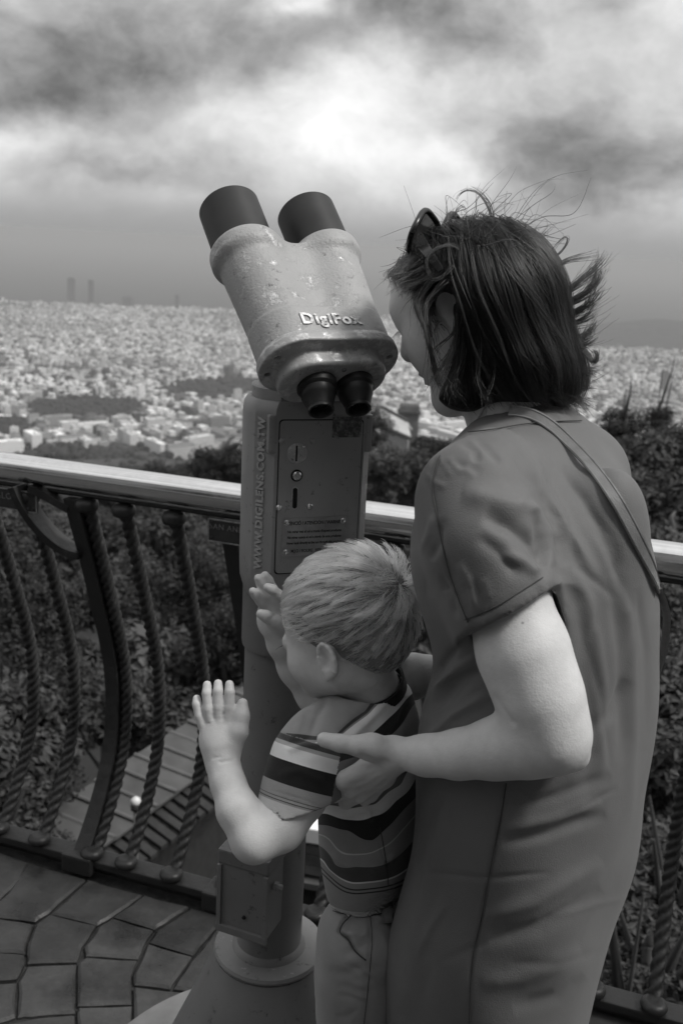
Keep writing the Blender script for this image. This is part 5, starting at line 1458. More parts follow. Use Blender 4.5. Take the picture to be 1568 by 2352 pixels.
# start near the parting / crown
part = (np.abs(L[:, 1]) < .10) & (L[:, 2] > .045)
cand = np.argwhere(part).ravel(); NS_ = 9000
i0 = rg.choice(cand, NS_); S0 = V[i0] + rg.normal(0, .002, (NS_, 3))
clump = (np.floor(S0[:, 1] * 90) * 7 + np.floor(S0[:, 0] * 90) * 13).astype(int) % 61
cj = rg.normal(0, .42, (61, 3))[clump]; wavep = rg.uniform(0, 6.28, 61)[clump]
lf = HW.l; ff = HW.f
def comb(P, g, q):
    lo_ = HW.loc(P)
    side = np.sign(lo_[:, 1] + .012)[:, None]
    top = np.clip((lo_[:, 2] - .06) / .06, 0, 1)[:, None]
    v = np.array([0, 0, -1.0])[None] * (1 - .6 * top) + side * lf[None] * .9 * top - ff[None] * (.28 + .5 * top) + cj * .35
    v = v + np.array([.22, 0, 0])[None] * np.clip(q / 22, 0, 1)
    v = v + .10 * np.sin(q * .35 + wavep)[:, None] * ff[None]
    return v
off = (rg.uniform(-.004, .004, NS_) + rg.uniform(-.002, .009, 61)[clump] * np.clip(rg.random(NS_) * 1.4, 0, 1)).astype(np.float32)
TR = clumped(trace(S0, comb, 46, .0062, off), S0, 650, .55, rg)
ln = (rg.integers(22, 46, NS_) * rg.uniform(.85, 1.05, 61)[clump]).astype(int).clip(10, 46)
strands = []
for i in range(NS_):
    s_ = TR[i]; lo_ = HW.loc(s_)
    # keep the face and the ear free
    k = ln[i]; bad = np.argwhere((lo_[:k, 0] > .040) & (lo_[:k, 2] < .045)).ravel()
    if len(bad): k = max(3, bad[0])
    zlim = at(1150, 925, 1.2)[2] - .004 * rg.random(); low = np.argwhere(s_[:k, 2] < zlim).ravel()
    if len(low): k = max(4, low[0])
    sx_, sy_, st__ = proj(s_[:k]); hit = np.argwhere((((sx_ - 1024) / 24) ** 2 + ((sy_ - 704) / 36) ** 2 < 1) & (lo_[:k, 1] > 0)).ravel()
    if len(hit): k = max(3, hit[0])
    strands.append(s_[:k])
# locks drawn by the wind: (points in the picture, depth, strands, spread at root, spread at tip)
WIND = [
 ([(1240, 640), (1290, 670), (1335, 640), (1370, 605), (1385, 575)], 1.25, 60, 9, 9), ([(1250, 690), (1300, 695), (1345, 672), (1368, 640), (1374, 600)], 1.25, 90, 10, 8),
 ([(1255, 720), (1305, 722), (1345, 705), (1366, 680), (1372, 655)], 1.24, 60, 10, 9), ([(1265, 745), (1310, 745), (1350, 728), (1370, 700)], 1.24, 60, 10, 8),
 ([(1270, 775), (1320, 780), (1352, 760), (1370, 728)], 1.24, 70, 11, 8), ([(1270, 790), (1320, 795), (1350, 790), (1370, 772)], 1.23, 60, 10, 8),
 ([(1290, 795), (1330, 800), (1350, 815), (1358, 830), (1369, 828), (1369, 812), (1360, 803)], 1.23, 90, 7, 3), ([(1270, 830), (1320, 838), (1350, 852), (1372, 858)], 1.23, 70, 12, 8),
 ([(1265, 860), (1310, 880), (1340, 888), (1362, 880)], 1.22, 70, 13, 8), ([(1270, 870), (1310, 905), (1335, 925), (1352, 938)], 1.22, 110, 14, 8), ([(1230, 860), (1275, 895), (1305, 915), (1330, 932)], 1.21, 110, 16, 10),
 ([(1250, 840), (1300, 862), (1335, 868), (1368, 846)], 1.23, 60, 12, 8), ([(1180, 860), (1225, 895), (1262, 905), (1290, 898)], 1.19, 70, 14, 10),
 ([(1225, 620), (1262, 598), (1290, 575), (1303, 552), (1296, 545), (1280, 560), (1262, 585)], 1.25, 16, 3, 2), ([(1235, 650), (1262, 625), (1300, 600), (1340, 590), (1378, 582)], 1.25, 22, 4, 5),
 ([(1130, 520), (1122, 480), (1100, 446), (1075, 436), (1055, 446), (1046, 462)], 1.27, 9, 3, 3), ([(1135, 515), (1128, 470), (1100, 440), (1070, 433)], 1.27, 7, 3, 6), ([(1050, 520), (1045, 490), (1062, 472), (1070, 490)], 1.27, 7, 5, 5),
 ([(1035, 515), (1032, 490), (1045, 475)], 1.27, 6, 6, 6), ([(1170, 540), (1200, 520), (1230, 560)], 1.27, 7, 10, 14), ([(1205, 560), (1240, 540), (1262, 520)], 1.27, 7, 12, 12),
 # curl by the temple, fringe over the forehead
 ([(985, 630), (982, 598), (1000, 572), (1030, 562), (1058, 575)], 1.178, 34, 4, 2), ([(1040, 610), (1012, 636), (990, 640), (1000, 610)], 1.178, 14, 6, 5),
 ([(1010, 560), (965, 585), (925, 615), (905, 635), (896, 655)], 1.24, 120, 14, 7), ([(1010, 580), (960, 605), (925, 628), (900, 632)], 1.23, 110, 12, 9), ([(1005, 600), (960, 625), (930, 640), (915, 655)], 1.21, 90, 14, 9),
 ([(990, 560), (940, 590), (908, 618), (893, 632), (897, 640)], 1.26, 60, 9, 6), ([(1010, 620), (965, 645), (935, 660), (925, 675)], 1.20, 90, 14, 8),
 # curtain before the ear and along the jaw
 ([(1010, 620), (975, 665), (962, 705), (975, 745), (988, 770)], 1.19, 90, 15, 7), ([(1000, 640), (955, 680), (950, 700)], 1.20, 50, 10, 7), ([(1030, 640), (985, 690), (978, 740), (985, 790)], 1.182, 70, 11, 5),
 ([(1040, 690), (1035, 760), (1000, 800), (985, 830), (1000, 860)], 1.18, 50, 12, 7), ([(980, 740), (985, 790), (992, 830), (1000, 870), (1020, 900)], 1.185, 60, 6, 8),
 ([(1050, 720), (1040, 800), (1015, 850), (1000, 880)], 1.178, 90, 15, 10), ([(1070, 760), (1060, 840), (1040, 890), (1060, 922)], 1.175, 110, 18, 12), ([(1100, 780), (1095, 860), (1110, 905), (1135, 925)], 1.17, 90, 18, 10), ([(1130, 800), (1128, 870), (1120, 910), (1127, 935)], 1.172, 60, 16, 5),
 ([(1010, 740), (1000, 760), (1005, 800)], 1.18, 18, 4, 6),
]
for pts, Y_, cnt, s0_, s1_ in WIND:
    full = spline(np.array(pts, float), 60); t = np.linspace(0, 1, 18)
    for q in range(int(cnt * 1.15)):
        a, b = rg.normal(0, 1, 2); c1, c2 = rg.normal(0, 1, 2); e = rg.uniform(.45, 1.0) ** .6
        bb = full[:max(8, int(60 * e))]; bb = bb[np.linspace(0, len(bb) - 1, 18).astype(int)]
        wisp = 1.35 if rg.random() < .3 else .8
        cu = rg.normal(0, 1, 2) * s1_ * wisp
        x = bb[:, 0] + a * s0_ * .6 * (1 - t) + (c1 * s1_ * .7 * t + cu[0] * t ** 2.5) * wisp; y = bb[:, 1] + b * s0_ * .6 * (1 - t) + (c2 * s1_ * .7 * t + cu[1] * t ** 2.5) * wisp
        Yd = Y_ + rg.normal(0, .008) + np.linspace(0, rg.normal(0, .02), 18)
        hit = np.argwhere((((x - 1024) / 22) ** 2 + ((y - 704) / 34) ** 2 < 1)).ravel(); kk = hit[0] if len(hit) else 18
        if kk > 3: strands.append(np.array([at(x[i], y[i], Yd[i]) for i in range(kk)]))
# stray hairs all over the outline
for q in range(170):
    i = rg.choice(cand); p = V[i]; nrm = N_[i]; d = nrm * .6 + rg.normal(0, .5, 3) + np.array([.5, 0, .15]); l_ = rg.uniform(.015, .055)
    strands.append(spline(np.array([p, p + d * l_ * .4, p + d * l_ * .7 + rg.normal(0, .008, 3) + [.006, 0, 0], p + d * l_ + rg.normal(0, .014, 3) + [.014, 0, -.004]]), 12))
M_HAIR = hair_mat('dark_brown_hair', .002, .22, .016, 1.36)
hair_object('hair_strands', strands, rg.uniform(.00022, .00048, len(strands)), M_HAIR, wm, .3)

# eyelashes
HL = [np.array([HW.p(.088 + .0, .020 + .003 * q, .008), HW.p(.098, .021 + .003 * q, .004), HW.p(.103, .022 + .0032 * q, .001)]) for q in range(7)]
hair_object('eyelashes', HL, .0004, M_HAIR, wm)

# ---- sunglasses pushed up on her head
sg = thing('sunglasses', 'black sunglasses pushed up on the woman\'s head', 'sunglasses', tuple(at(970, 560, 1.24)))
n = NT('black_acetate'); n.base(.012); n.set(rough=.25, spec=.5); M_ACE = n.m
n = NT('smoked_lens'); n.base(.10); n.set(rough=.08, spec=.6); n.b.inputs['Transmission Weight'].default_value = .55; n.b.inputs['IOR'].default_value = 1.1; M_SMOKE = n.m
gc = at(968, 552, 1.232)
gl = HW.l; gf = (HW.u * .72 + HW.f * .70); gf /= np.linalg.norm(gf); gu = np.cross(gf, gl)      # lens faces up and forward
for s_ in (1, -1):
    cc = HW.p(.018, s_ * .038 + .010, .106)
    ring = []
    for q in range(36):
        a = 2 * math.pi * q / 36; r1 = .029 * (1 + .10 * math.cos(2 * a) + .05 * math.cos(4 * a)); ring.append(cc + gl * (r1 * 1.05 * math.cos(a)) + gu * (r1 * .92 * math.sin(a)) - gf * (.010 * math.cos(a) ** 2))
    m = MB(); m.tube(ring + [ring[0]], .0036, 8, cap=(False, False)); m.build('lens_frame', M_ACE, sg, smooth=True)
    m = MB(); m.add(ring + [cc], [(q, (q + 1) % 36, 36) for q in range(36)]); m.build('lens', M_SMOKE, sg, smooth=True)
m = MB(); m.tube([HW.p(.024, .016, .110), HW.p(.028, .008, .114), HW.p(.024, -.002, .110)], .004, 8); m.build('bridge', M_ACE, sg, smooth=True)
S_H = Surf(HAIR_V); T0 = S_H(960, 548, .030); T1 = S_H(984, 582, .034); T2 = S_H(1012, 622, .026)
for A_, B_, C_ in ((T0, T1, T2),):
    m = MB(); R_ = []; PP = spline(np.array([A_, B_, C_]), 16)
    for i, p in enumerate(PP):
        t = PP[min(i + 1, 15)] - PP[max(i - 1, 0)]; t /= np.linalg.norm(t); vw = EYE - p; vw -= t * (vw @ t); vw /= np.linalg.norm(vw); sd_ = np.cross(t, vw); hw = .0078 - .0042 * i / 15
        R_.append([p - sd_ * hw - vw * .0015, p + sd_ * hw - vw * .0015, p + sd_ * hw + vw * .0015, p - sd_ * hw + vw * .0015])
    m.rings(R_); m.build('temple_arm', M_ACE, sg, bevel=.0008)
q = [HW.p(.070, -.075, .130), HW.p(.030, -.098, .085), HW.p(-.01, -.099, .045)]
m = MB(); m.tube(spline(np.array(q), 12), .004, 6); m.build('temple_arm', M_ACE, sg)

# ---- necklace cord
S_B = Surf(WOMAN_V)
P = spline([S_B(x, y, .0018) for x, y in [(1132, 905), (1120, 925), (1105, 948), (1092, 972), (1086, 990)]], 24)
for _ in range(3): P[1:-1] = (P[:-2] + 2 * P[1:-1] + P[2:]) / 4
m = MB(); m.tube(P, .0013, 6, prof=lambda th, i: 1 + .3 * math.cos(2 * th + i * 1.4)); nk_ = m.build('necklace', simple_mat('necklace_cord', .30, .5, .3, var=.2, scale=300), None, smooth=True)
tag(nk_, 'thin braided necklace cord on the woman\'s neck', 'necklace')
# ================================================================== BOY
HB_ = HF(at(807, 1482, 1.152), R(27), R(10), .915)
fd = Field((-.26, .90, .18), (.22, 1.32, 1.25), .0019)
H = HB_
H.ell(fd, (.002, 0, .048), (.090, .073, .078), .01)
H.ell(fd, (.034, 0, -.006), (.052, .053, .055), .03)
for s_ in (-1, 1):
    H.ell(fd, (.044, s_ * .033, -.018), (.033, .029, .029), .02)
    H.cone(fd, (.0, s_ * .045, -.026), (.050, s_ * .016, -.054), .019, .017, .025)
    H.ell(fd, (.080, s_ * .027, .010), (.010, .013, .009), .008)
    H.ell(fd, (.086, s_ * .007, -.014), (.008, .006, .006), .006)
    ear(fd, H, s_, (-.004, .0705, .004), .82)
H.ell(fd, (.062, 0, -.057), (.018, .019, .013), .018)
H.ell(fd, (.088, 0, .0), (.009, .008, .012), .012); H.ell(fd, (.097, 0, -.009), (.008, .0075, .007), .008)
H.ell(fd, (.084, 0, -.031), (.008, .015, .005), .006); H.ell(fd, (.082, 0, -.040), (.008, .013, .005), .006)
H.ell(fd, (.082, .027, .016), (.004, .012, .004), .004)
fd.chain([H.p(-.012, 0, -.03), at(850, 1590, 1.158), at(850, 1640, 1.155)], [.040, .034, .034], .02)
fd.chain(A3((850, 1650, 1.155), (850, 1850, 1.15), (840, 2060, 1.15)), [.032, .036, .034], .03)
# left arm, raised
fd.chain(A3((850, 1670, 1.15), (740, 1700, 1.092)), [.026, .028], .02)
fd.chain(A3((740, 1700, 1.092), (690, 1826, 1.045), (642, 1896, 1.018), (584, 1928, 1.0)), [.028, .0290, .0275, .0255], .016)
fd.chain(A3((584, 1926, 1.0), (546, 1860, 1.015), (523, 1797, 1.04), (511, 1748, 1.062)), [.0250, .0225, .0185, .0158], .012)
# left hand, back of the hand to us
fd.ell(at(505, 1692, 1.076), (.0245, .0120, .0275), np.stack([RGT, FWD, UPV], 1), .012)
hand(fd, [([(511, 1750, 1.062), (507, 1715, 1.07)], [.0185, .020])], .014)
hand(fd, [([(473, 1680, 1.078), (459, 1644, 1.083), (453, 1618, 1.088), (452, 1605, 1.093)], [.0072, .0062, .0058, .0050]),
          ([(488, 1668, 1.078), (479, 1628, 1.083), (475, 1592, 1.090), (476, 1573, 1.096)], [.0072, .0063, .0059, .0052]),
          ([(504, 1664, 1.078), (502, 1624, 1.083), (501, 1588, 1.090), (501, 1570, 1.097)], [.0072, .0063, .0060, .0053]),
          ([(520, 1668, 1.078), (525, 1626, 1.083), (528, 1590, 1.089), (527, 1572, 1.095)], [.0072, .0063, .0060, .0053])], .0016)
hand(fd, [([(530, 1715, 1.070), (549, 1680, 1.072), (556, 1645, 1.080), (558, 1615, 1.088)], [.0120, .0100, .0078, .0060])], .008)
# right arm and hand, palm to us against the post
fd.chain(A3((850, 1670, 1.15), (875, 1690, 1.205)), [.026, .028], .02)
fd.chain(A3((875, 1690, 1.205), (800, 1655, 1.248), (730, 1590, 1.268)), [.028, .028, .0275], .02)
fd.chain(A3((730, 1590, 1.268), (685, 1530, 1.262), (650, 1478, 1.252)), [.0285, .0250, .0195], .018)
fd.ell(at(628, 1408, 1.246), (.0215, .0125, .0290), np.stack([RGT * .94 - UPV * .34, FWD, UPV * .94 + RGT * .34], 1), .012)
hand(fd, [([(650, 1478, 1.252), (636, 1440, 1.248)], [.0190, .0190])], .014)
hand(fd, [([(612, 1398, 1.244), (598, 1378, 1.238), (588, 1366, 1.232), (581, 1358, 1.228)], [.0085, .0068, .0062, .0054]),
          ([(622, 1388, 1.246), (608, 1358, 1.244), (600, 1340, 1.240), (593, 1328, 1.236)], [.0085, .0068, .0062, .0056]),
          ([(636, 1382, 1.248), (624, 1352, 1.248), (616, 1334, 1.246), (609, 1322, 1.242)], [.0085, .0070, .0064, .0058]),
          ([(648, 1388, 1.240), (638, 1366, 1.230), (626, 1354, 1.224), (614, 1349, 1.222)], [.0085, .0068, .0062, .0056]),
          ([(646, 1440, 1.236), (630, 1428, 1.226), (612, 1416, 1.220), (599, 1410, 1.218)], [.0115, .0088, .0076, .0062])], .0045)
# legs (hang free: he is being lifted) and feet
for (x, Y_) in ((812, 1.118), (842, 1.196)):
    q = A3((x, 2130, Y_), (x - 6, 2330, Y_), (x - 14, 2560, Y_ + .01))
    fd.chain(q, [.030, .036, .032], .02); fd.chain([q[-1], q[-1] + np.array([-.05, .05, -.03])], [.026, .020], .015)
V, F = fd.mesh_arrays(); V = relax(V, F, 2)
V = sculpt(V, F, [([(500, 1752), (520, 1748), (540, 1746)], 4, -.0016), ([(486, 1742), (510, 1738)], 3, -.0008),
    ([(478, 1660), (478, 1662)], 6, -.001), ([(488, 1662), (489, 1663)], 5, .0008), ([(505, 1658), (505, 1660)], 5, .0008),
    ([(490, 1640), (490, 1655)], 3, -.0010), ([(512, 1636), (512, 1655)], 3, -.0010),
    ([(612, 1430), (630, 1415), (645, 1400)], 4, -.0012), ([(615, 1392), (632, 1386)], 3, -.0008), ([(660, 1440), (680, 1500), (700, 1560)], 10, .0)])
by = thing('person', 'small fair-haired boy in a striped T-shirt held up to the telescope', 'person', tuple(at(830, 2560, 1.15)))
link('body', np_mesh('body', V, F), M_SKIN, by)
BOY_V = V

# ---- striped T-shirt
PHB = math.atan2(-.77, -.64)
RW = [(1545, 806, 905, 1.158, .8), (1565, 772, 922, 1.156, .72), (1600, 738, 944, 1.152, .68), (1650, 716, 957, 1.15, .68), (1700, 712, 964, 1.15, .70), (1760, 722, 967, 1.15, .72), (1850, 735, 966, 1.15, .74), (1920, 737, 961, 1.15, .76),
      (1980, 742, 948, 1.15, .78), (2030, 750, 930, 1.15, .8), (2050, 754, 922, 1.15, .8)]
fs = Field((-.20, .92, .62), (.22, 1.32, 1.14), .0022)
fn, lo, hi = loft_fn(RW, PHB, 2.25); fs.op(fn, lo, hi, 0)
pl = at(678, 1862, 1.035); ndir = UPV * -.965 + RGT * .255 + FWD * -.10
clipped_chain(fs, A3((810, 1672, 1.122), (738, 1706, 1.090), (712, 1750, 1.068), (690, 1820, 1.046), (666, 1890, 1.028)), [.036, .0410, .0435, .0420, .0412], .02, pl, ndir, .02)
fs.chain(A3((880, 1670, 1.18), (880, 1690, 1.205), (830, 1670, 1.235), (785, 1645, 1.255)), [.034, .037, .037, .037], .02)
fs.cone(at(695, 1810, 1.05), at(660, 1900, 1.024), .0385, .0385, .001, 'cut')
fs.chain([H.p(-.012, 0, -.03), at(846, 1572, 1.158)], [.047, .0445], .004, 'cut')
# hem: hollow it so that the under-shirt and trousers come out
fn2, lo2, hi2 = loft_fn([(1985, 750, 942, 1.15, .78), (2030, 756, 926, 1.15, .8), (2075, 760, 914, 1.15, .8)], PHB, 2.25); fs.op(fn2, lo2, hi2, 0, 'cut')
V, F = fs.mesh_arrays(); V = relax(V, F, 2)
V = sculpt(V, F, [
    ([(752, 1600), (730, 1640), (712, 1690)], 9, -.003), ([(700, 1620), (690, 1660), (676, 1700)], 9, .003), ([(640, 1686), (660, 1705), (690, 1700), (720, 1690)], 7, -.004), ([(660, 1725), (700, 1712), (740, 1712)], 8, .003),
    ([(840, 1870), (850, 1880), (848, 1860)], 6, .003), ([(790, 1885), (830, 1872), (870, 1862)], 6, -.003), ([(800, 1850), (850, 1866), (900, 1850)], 8, .0025),
    ([(800, 1700), (850, 1650), (910, 1590)], 9, .003), ([(780, 1690), (830, 1640), (890, 1590)], 8, -.003), ([(880, 1720), (920, 1660), (940, 1600)], 9, -.003),
    ([(880, 1980), (900, 1990), (925, 1965)], 8, -.003), ([(850, 2000), (880, 1985), (910, 1960)], 7, .0025), ([(760, 1960), (790, 1985), (830, 1990)], 9, .002), ([(870, 1930), (885, 1980), (895, 2040)], 4, -.0015),
    ([(620, 1815), (690, 1835), (748, 1860)], 2.2, -.0009), ([(615, 1824), (690, 1845), (746, 1870)], 2.2, -.0009), ([(640, 1780), (690, 1770), (750, 1800)], 10, .002)])
# stripe coordinate: control points (x, y, stripe level)
def rbf(ctrl):
    c = np.array(ctrl, float); P, v = c[:, :2] / 200, c[:, 2]; n_ = len(c)
    ph = lambda r: np.where(r > 0, r * r * np.log(r + 1e-12), 0)
    D = np.linalg.norm(P[:, None] - P[None], axis=2); A = np.zeros((n_ + 3, n_ + 3)); A[:n_, :n_] = ph(D) + np.eye(n_) * 1e-4; A[:n_, n_] = 1; A[:n_, n_ + 1:] = P; A[n_:, :n_] = A[:n_, n_:].T
    w = np.linalg.solve(A, np.concatenate([v, np.zeros(3)]))
    def f(x, y):
        Q = np.stack([x, y], 1) / 200; out = w[n_] + Q @ w[n_ + 1:]
        for i in range(n_): out += w[i] * ph(np.linalg.norm(Q - P[i], axis=1))
        return out
    return f
# levels: 0 yoke grey |1 dark |2 white |3 black |4 mid |4.6 dark |5 white |6 black |7 grey |8 grey2 |9 dark |10 grey hem
CT = [(750, 1600, .2), (700, 1640, .3), (660, 1660, .5), (830, 1590, .55), (890, 1570, .8),
      (770, 1690, 1), (840, 1635, 1), (905, 1585, 1.1), (785, 1700, 1.9), (850, 1650, 1.8), (915, 1592, 1.75), (845, 1690, 3), (890, 1650, 3), (930, 1605, 2.9),
      (880, 1700, 3.9), (920, 1665, 3.9), (948, 1620, 3.9), (955, 1680, 4.4), (880, 1770, 4.5), (780, 1770, 4.5),
      (750, 1848, 5), (800, 1856, 5), (860, 1848, 5.05), (920, 1800, 5), (950, 1755, 5), (745, 1868, 6), (785, 1880, 6), (856, 1874, 6), (910, 1838, 6), (955, 1785, 6),
      (737, 1885, 6.6), (747, 1876, 6.35), (800, 1908, 7), (856, 1929, 7), (900, 1890, 7), (955, 1830, 7),
      (740, 1918, 8), (770, 1945, 8), (815, 1962, 8), (870, 1950, 8), (920, 1910, 8), (955, 1870, 8),
      (745, 1945, 8.85), (770, 1985, 9), (815, 1990, 9), (880, 1985, 9), (930, 1950, 9),
      (752, 1975, 9.6), (765, 2005, 10), (810, 2028, 10), (860, 2025, 10), (910, 2012, 10), (790, 2050, 10.8), (850, 2056, 10.9)]
X, Y, _ = proj(V); lv = rbf(CT)(X, Y)
# sleeve has its own rings, measured along the upper arm
sA, sB = at(720, 1700, 1.07), at(672, 1872, 1.032); ax_ = sB - sA; La = np.linalg.norm(ax_); ax_ /= La
ts = (V - sA) @ ax_ / La; rad_ = np.linalg.norm((V - sA) - np.outer((V - sA) @ ax_, ax_), axis=1)
on_sl = (rad_ < .052) & (ts > .0) & (X < 788 - np.clip((Y - 1712), 0, 200) * .20)
n = NT('striped_jersey'); a = n.N('ShaderNodeAttribute'); a.attribute_name = 'stripe'
f = n.math('DIVIDE', a.outputs['Fac'], 13.0)
st_ = [(0, .30), (.90, .07), (1.15, .28), (1.3, .80), (3, .03), (3.9, .24), (4.45, .13), (5, .66), (6, .018), (7, .22), (7.93, .45), (8.03, .25), (9, .06), (9.92, .6), (10.03, .24), (10.40, .03), (10.48, .24), (10.66, .03), (10.74, .24), (12, .42)]
def jersey(n, f, stops):
    c = n.coord('Object'); col = n.ramp(f, stops, 'CONSTANT')
    col = n.math('MULTIPLY', col, n.ramp(n.noise(c, 25, 4), [(.3, .90), (.7, 1.10)]))
    n.base(col); n.set(rough=.8, spec=.2, sheen=.15); n.bump(n.math('ADD', n.noise(c, 1000, 2), n.math('MULTIPLY', n.noise(c, 55, 4), .9)), .4, .0014); return n.m
M_STRIPE = jersey(n, f, [(p / 13.0, v) for p, v in st_])
n = NT('striped_sleeve'); a = n.N('ShaderNodeAttribute'); a.attribute_name = 'along_sleeve'
M_SLEEVE = jersey(n, a.outputs['Fac'], [(0, .30), (.02, .07), (.10, .40), (.15, .78), (.33, .016), (.61, .30), (.775, .05), (.785, .30), (.815, .05), (.825, .30), (.85, .55)])
me = np_mesh('shirt', V, F); point_attr(me, 'stripe', lv); point_attr(me, 'along_sleeve', ts)
shirt = link('shirt', me, M_STRIPE, by); me.materials.append(M_SLEEVE)
me.polygons.foreach_set('material_index', on_sl[F].all(1).astype(np.int32))
S_SH = Surf(V)
# ribbed dark neckband
band = []
ctr = np.array(at(846, 1574, 1.158)); axn = H.p(-.012, 0, -.03) - at(848, 1600, 1.158); axn /= np.linalg.norm(axn)
e1 = np.cross(axn, [0, 1.0, 0]); e1 /= np.linalg.norm(e1); e2 = np.cross(axn, e1)
for q in range(49):
    a = 2 * math.pi * q / 48; band.append(ctr + e1 * .0455 * math.cos(a) + e2 * .0455 * math.sin(a) - axn * .001)
m = MB(); R_ = []
for q in range(48):
    p = band[q]; out = (p - ctr); out -= axn * (out @ axn); out /= np.linalg.norm(out)
    R_.append([p - out * .0016 - axn * .007, p + out * .0022 - axn * .008, p + out * .0012 + axn * .0065, p - out * .0018 + axn * .0075])
R_.append(R_[0]); m.rings(R_, cap=(False, False)); m.build('neckband', cloth_mat('dark_rib', .016, .8), shirt, smooth=.8)
# under-shirt hem showing
fu = Field((-.12, 1.0, .60), (.16, 1.30, .85), .0024)
fn, lo, hi = loft_fn([(1960, 752, 940, 1.15, .78), (2030, 758, 926, 1.15, .8), (2052, 760, 918, 1.15, .8), (2070, 763, 914, 1.15, .8)], PHB, 2.25); fu.op(fn, lo, hi, 0)
V, F = fu.mesh_arrays(); V = relax(V, F, 2); link('undershirt', np_mesh('undershirt', V, F), cloth_mat('white_vest', .85, .8), by)
# ---- trousers
ft = Field((-.14, .98, .18), (.18, 1.34, .86), .0025)
fn, lo, hi = loft_fn([(2066, 772, 908, 1.15, .8), (2078, 763, 913, 1.15, .8), (2105, 748, 917, 1.152, .84), (2160, 748, 910, 1.155, .84), (2220, 756, 902, 1.155, .84)], PHB, 2.3); ft.op(fn, lo, hi, 0)
for (x, Y_) in ((820, 1.108), (838, 1.200)):
    ft.chain(A3((x + 6, 2178, Y_), (x + 3, 2250, Y_), (x - 2, 2330, Y_), (x - 6, 2420, Y_), (x - 12, 2540, Y_)), [.0545, .0500, .0460, .0455, .044], .03)
V, F = ft.mesh_arrays(); V = relax(V, F, 2)
rgt = np.random.default_rng(8); wr = []
for q in range(16):
    y0 = rgt.uniform(2180, 2350); x0 = rgt.uniform(750, 850); L_ = rgt.uniform(55, 100); sl = rgt.uniform(.2, .8) * (1 if rgt.random() < .6 else -.7)
    wr.append(([(x0, y0), (x0 + L_ * .5, y0 + L_ * sl * .5 + rgt.normal(0, 4)), (x0 + L_, y0 + L_ * sl)], rgt.uniform(6, 11), rgt.choice([-1, 1]) * rgt.uniform(.0010, .0018)))
wr += [([(802, 2080), (804, 2100), (785, 2118), (778, 2140), (800, 2155), (812, 2180), (842, 2205)], 3.5, -.0048), ([(808, 2085), (812, 2105), (795, 2122), (788, 2140), (812, 2150), (824, 2176)], 7, .0022),
       ([(846, 2080), (852, 2160), (842, 2260), (832, 2352)], 2.6, -.0018), ([(760, 2078), (850, 2086), (908, 2078)], 3, -.0016), ([(775, 2070), (778, 2090)], 4, -.002), ([(855, 2112), (905, 2108)], 3, -.0016),
       ([(850, 2090), (870, 2110), (900, 2100)], 8, .003), ([(800, 2140), (830, 2150), (845, 2140)], 7, .003), ([(870, 2130), (890, 2180), (880, 2250)], 9, .002)]
V = sculpt(V, F, wr)
tr = link('trousers', np_mesh('trousers', V, F), cloth_mat('grey_cotton_trousers', .23, .78, 900, .2, .12, .35), by)
S_T = Surf(V)
m = MB(); q = [S_T(x, y, .003) for x, y in ((888, 2072), (890, 2096), (892, 2120))]; m.tube(q, .0075, 6, flat=.35); m.build('belt_loop', cloth_mat('grey_loop', .12), tr, smooth=True)
seam('side_seam', S_T, dense([(848, 2085), (854, 2160), (846, 2260), (836, 2352), (832, 2400)]), M_THREAD, tr, .0006)
seam('pocket_edge', S_T, dense([(803, 2084), (806, 2102), (788, 2120), (780, 2142), (800, 2158), (814, 2184), (840, 2206)]), M_THREAD, tr, .0009)
seam('waistband_seam', S_T, dense([(764, 2092), (800, 2100), (850, 2102), (900, 2094)]), M_THREAD, tr, .0006)
seam('side_seam', S_SH, dense([(872, 1900), (880, 1940), (888, 1990), (892, 2036)]), M_THREAD, shirt, .0006)
# ---- hair
fh = Field((-.14, 1.02, 1.02), (.14, 1.30, 1.27), .0025)
H.ell(fh, (-.002, 0, .052), (.0915, .076, .0800), .01)
H.ell(fh, (-.050, 0, .014), (.036, .052, .046), .02)
H.ell(fh, (.090, 0, -.030), (.050, .12, .060), .015, 'cut')
H.ell(fh, (-.002, .080, -.010), (.024, .024, .036), .006, 'cut'); H.ell(fh, (-.002, -.080, -.010), (.024, .024, .036), .006, 'cut')
H.ell(fh, (.045, .075, -.012), (.032, .03, .034), .012, 'cut'); H.ell(fh, (.045, -.075, -.012), (.032, .03, .034), .012, 'cut')
V, F = fh.mesh_arrays(); V = relax(V, F, 2)
n = NT('fair_hair_mass'); c = n.coord('Object', (1, 1, 1)); n.base(n.ramp(n.noise(c, 90, 4), [(.3, .15), (.7, .27)])); n.set(rough=.6, spec=.3); M_FMASS = n.m
link('hair', np_mesh('hair', V, F), M_FMASS, by)
GB = Grid(fh); NV = vnormals(V, F); L = H.loc(V)
WH = H.loc(S_W) if False else None
wl = H.loc(Surf(V)(925, 1330, 0.0))          # the whorl at the crown
rg = np.random.default_rng(31); NB_ = 14000
i0 = rg.integers(0, len(V), NB_); P = V[i0] - NV[i0] * .002; base_n = NV[i0]
lp = H.loc(P); dwh = lp - wl; dist = np.linalg.norm(dwh, axis=1)
length = np.interp(lp[:, 2], [-.05, .0, .06, .11], [.010, .022, .046, .052]) * rg.uniform(.75, 1.15, NB_)
near = np.exp(-(dist / .035) ** 2)
cell = (np.floor(lp[:, 0] * 110) * 17 + np.floor(lp[:, 1] * 110) * 5 + np.floor(lp[:, 2] * 110)).astype(int) % 97
cj = rg.normal(0, .30, (97, 3))[cell]
flow = dwh / (dist[:, None] + 1e-6) + np.array([1.1, .15, -.15]) * np.clip(dist / .09, 0, 1)[:, None]
flow[:, 2] -= np.clip(.07 - lp[:, 2], 0, .1) * 7
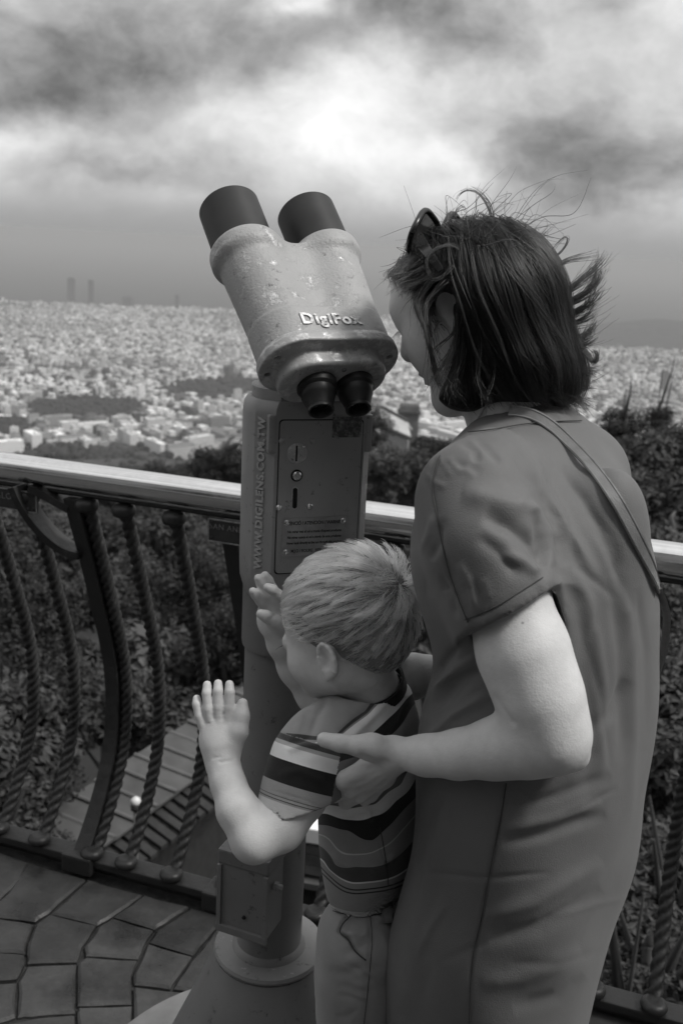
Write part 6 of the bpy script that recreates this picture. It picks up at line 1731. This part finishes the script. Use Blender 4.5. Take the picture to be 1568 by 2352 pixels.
# front hair sweeps down over the temple
flow = flow + cj * .55
flow_w = flow @ H.R.T
S_ = [P.copy()]; Q = P.copy(); nst = 8
for q in range(nst):
    d, g = GB(Q)
    v = flow_w - g * (flow_w * g).sum(1, keepdims=True); v /= np.linalg.norm(v, axis=1, keepdims=True) + 1e-9
    lift = (.12 + 1.0 * near + .10 * rg.normal(size=NB_)) * (1 - q / nst * .75)
    v = v + g * lift[:, None] + rg.normal(0, .07, (NB_, 3))
    v /= np.linalg.norm(v, axis=1, keepdims=True)
    Q = Q + v * (length / nst)[:, None]; S_.append(Q.copy())
S_ = clumped(np.stack(S_, 1), P, 620, .86, rg)
lo_ = H.loc(S_.reshape(-1, 3)).reshape(NB_, -1, 3)
bad = ((lo_[:, :, 0] > .045) & (lo_[:, :, 2] < .035)).any(1) & (np.abs(lo_[:, -1, 1]) < .06)
bad |= ((np.abs(lo_[:, :, 0] + .002) < .02) & (np.abs(lo_[:, :, 2]) < .026) & (np.abs(lo_[:, :, 1]) > .062)).any(1)
strands = [S_[i] for i in np.argwhere(~bad).ravel()]
hair_object('hair_strands', strands, rg.uniform(.00022, .00042, len(strands)), hair_mat('fair_hair', .55, .28, .96), by, .35)
E2 = [np.array([H.p(.086, .019 + .003 * q, .006), H.p(.094, .020 + .003 * q, .003), H.p(.098, .021 + .0032 * q, .0)]) for q in range(7)]
hair_object('eyelashes', E2, .00035, M_HAIR, by)
# ================================================================== HAZE over the plain
n = bpy.data.materials.new('haze_air'); n.use_nodes = True; t = n.node_tree; t.nodes.clear()
o_ = t.nodes.new('ShaderNodeOutputMaterial'); pv = t.nodes.new('ShaderNodeVolumePrincipled')
pv.inputs['Color'].default_value = (.54, .54, .54, 1); pv.inputs['Density'].default_value = HAZE_DENSITY; pv.inputs['Anisotropy'].default_value = 0.0
t.links.new(pv.outputs[0], o_.inputs['Volume'])
m = MB(); m.box((0, 0, -258), (126000, 126000, 524 + 12))
hz = m.build('haze', n); tag(hz, kind='stuff', label='pale haze lying over the town and sea')
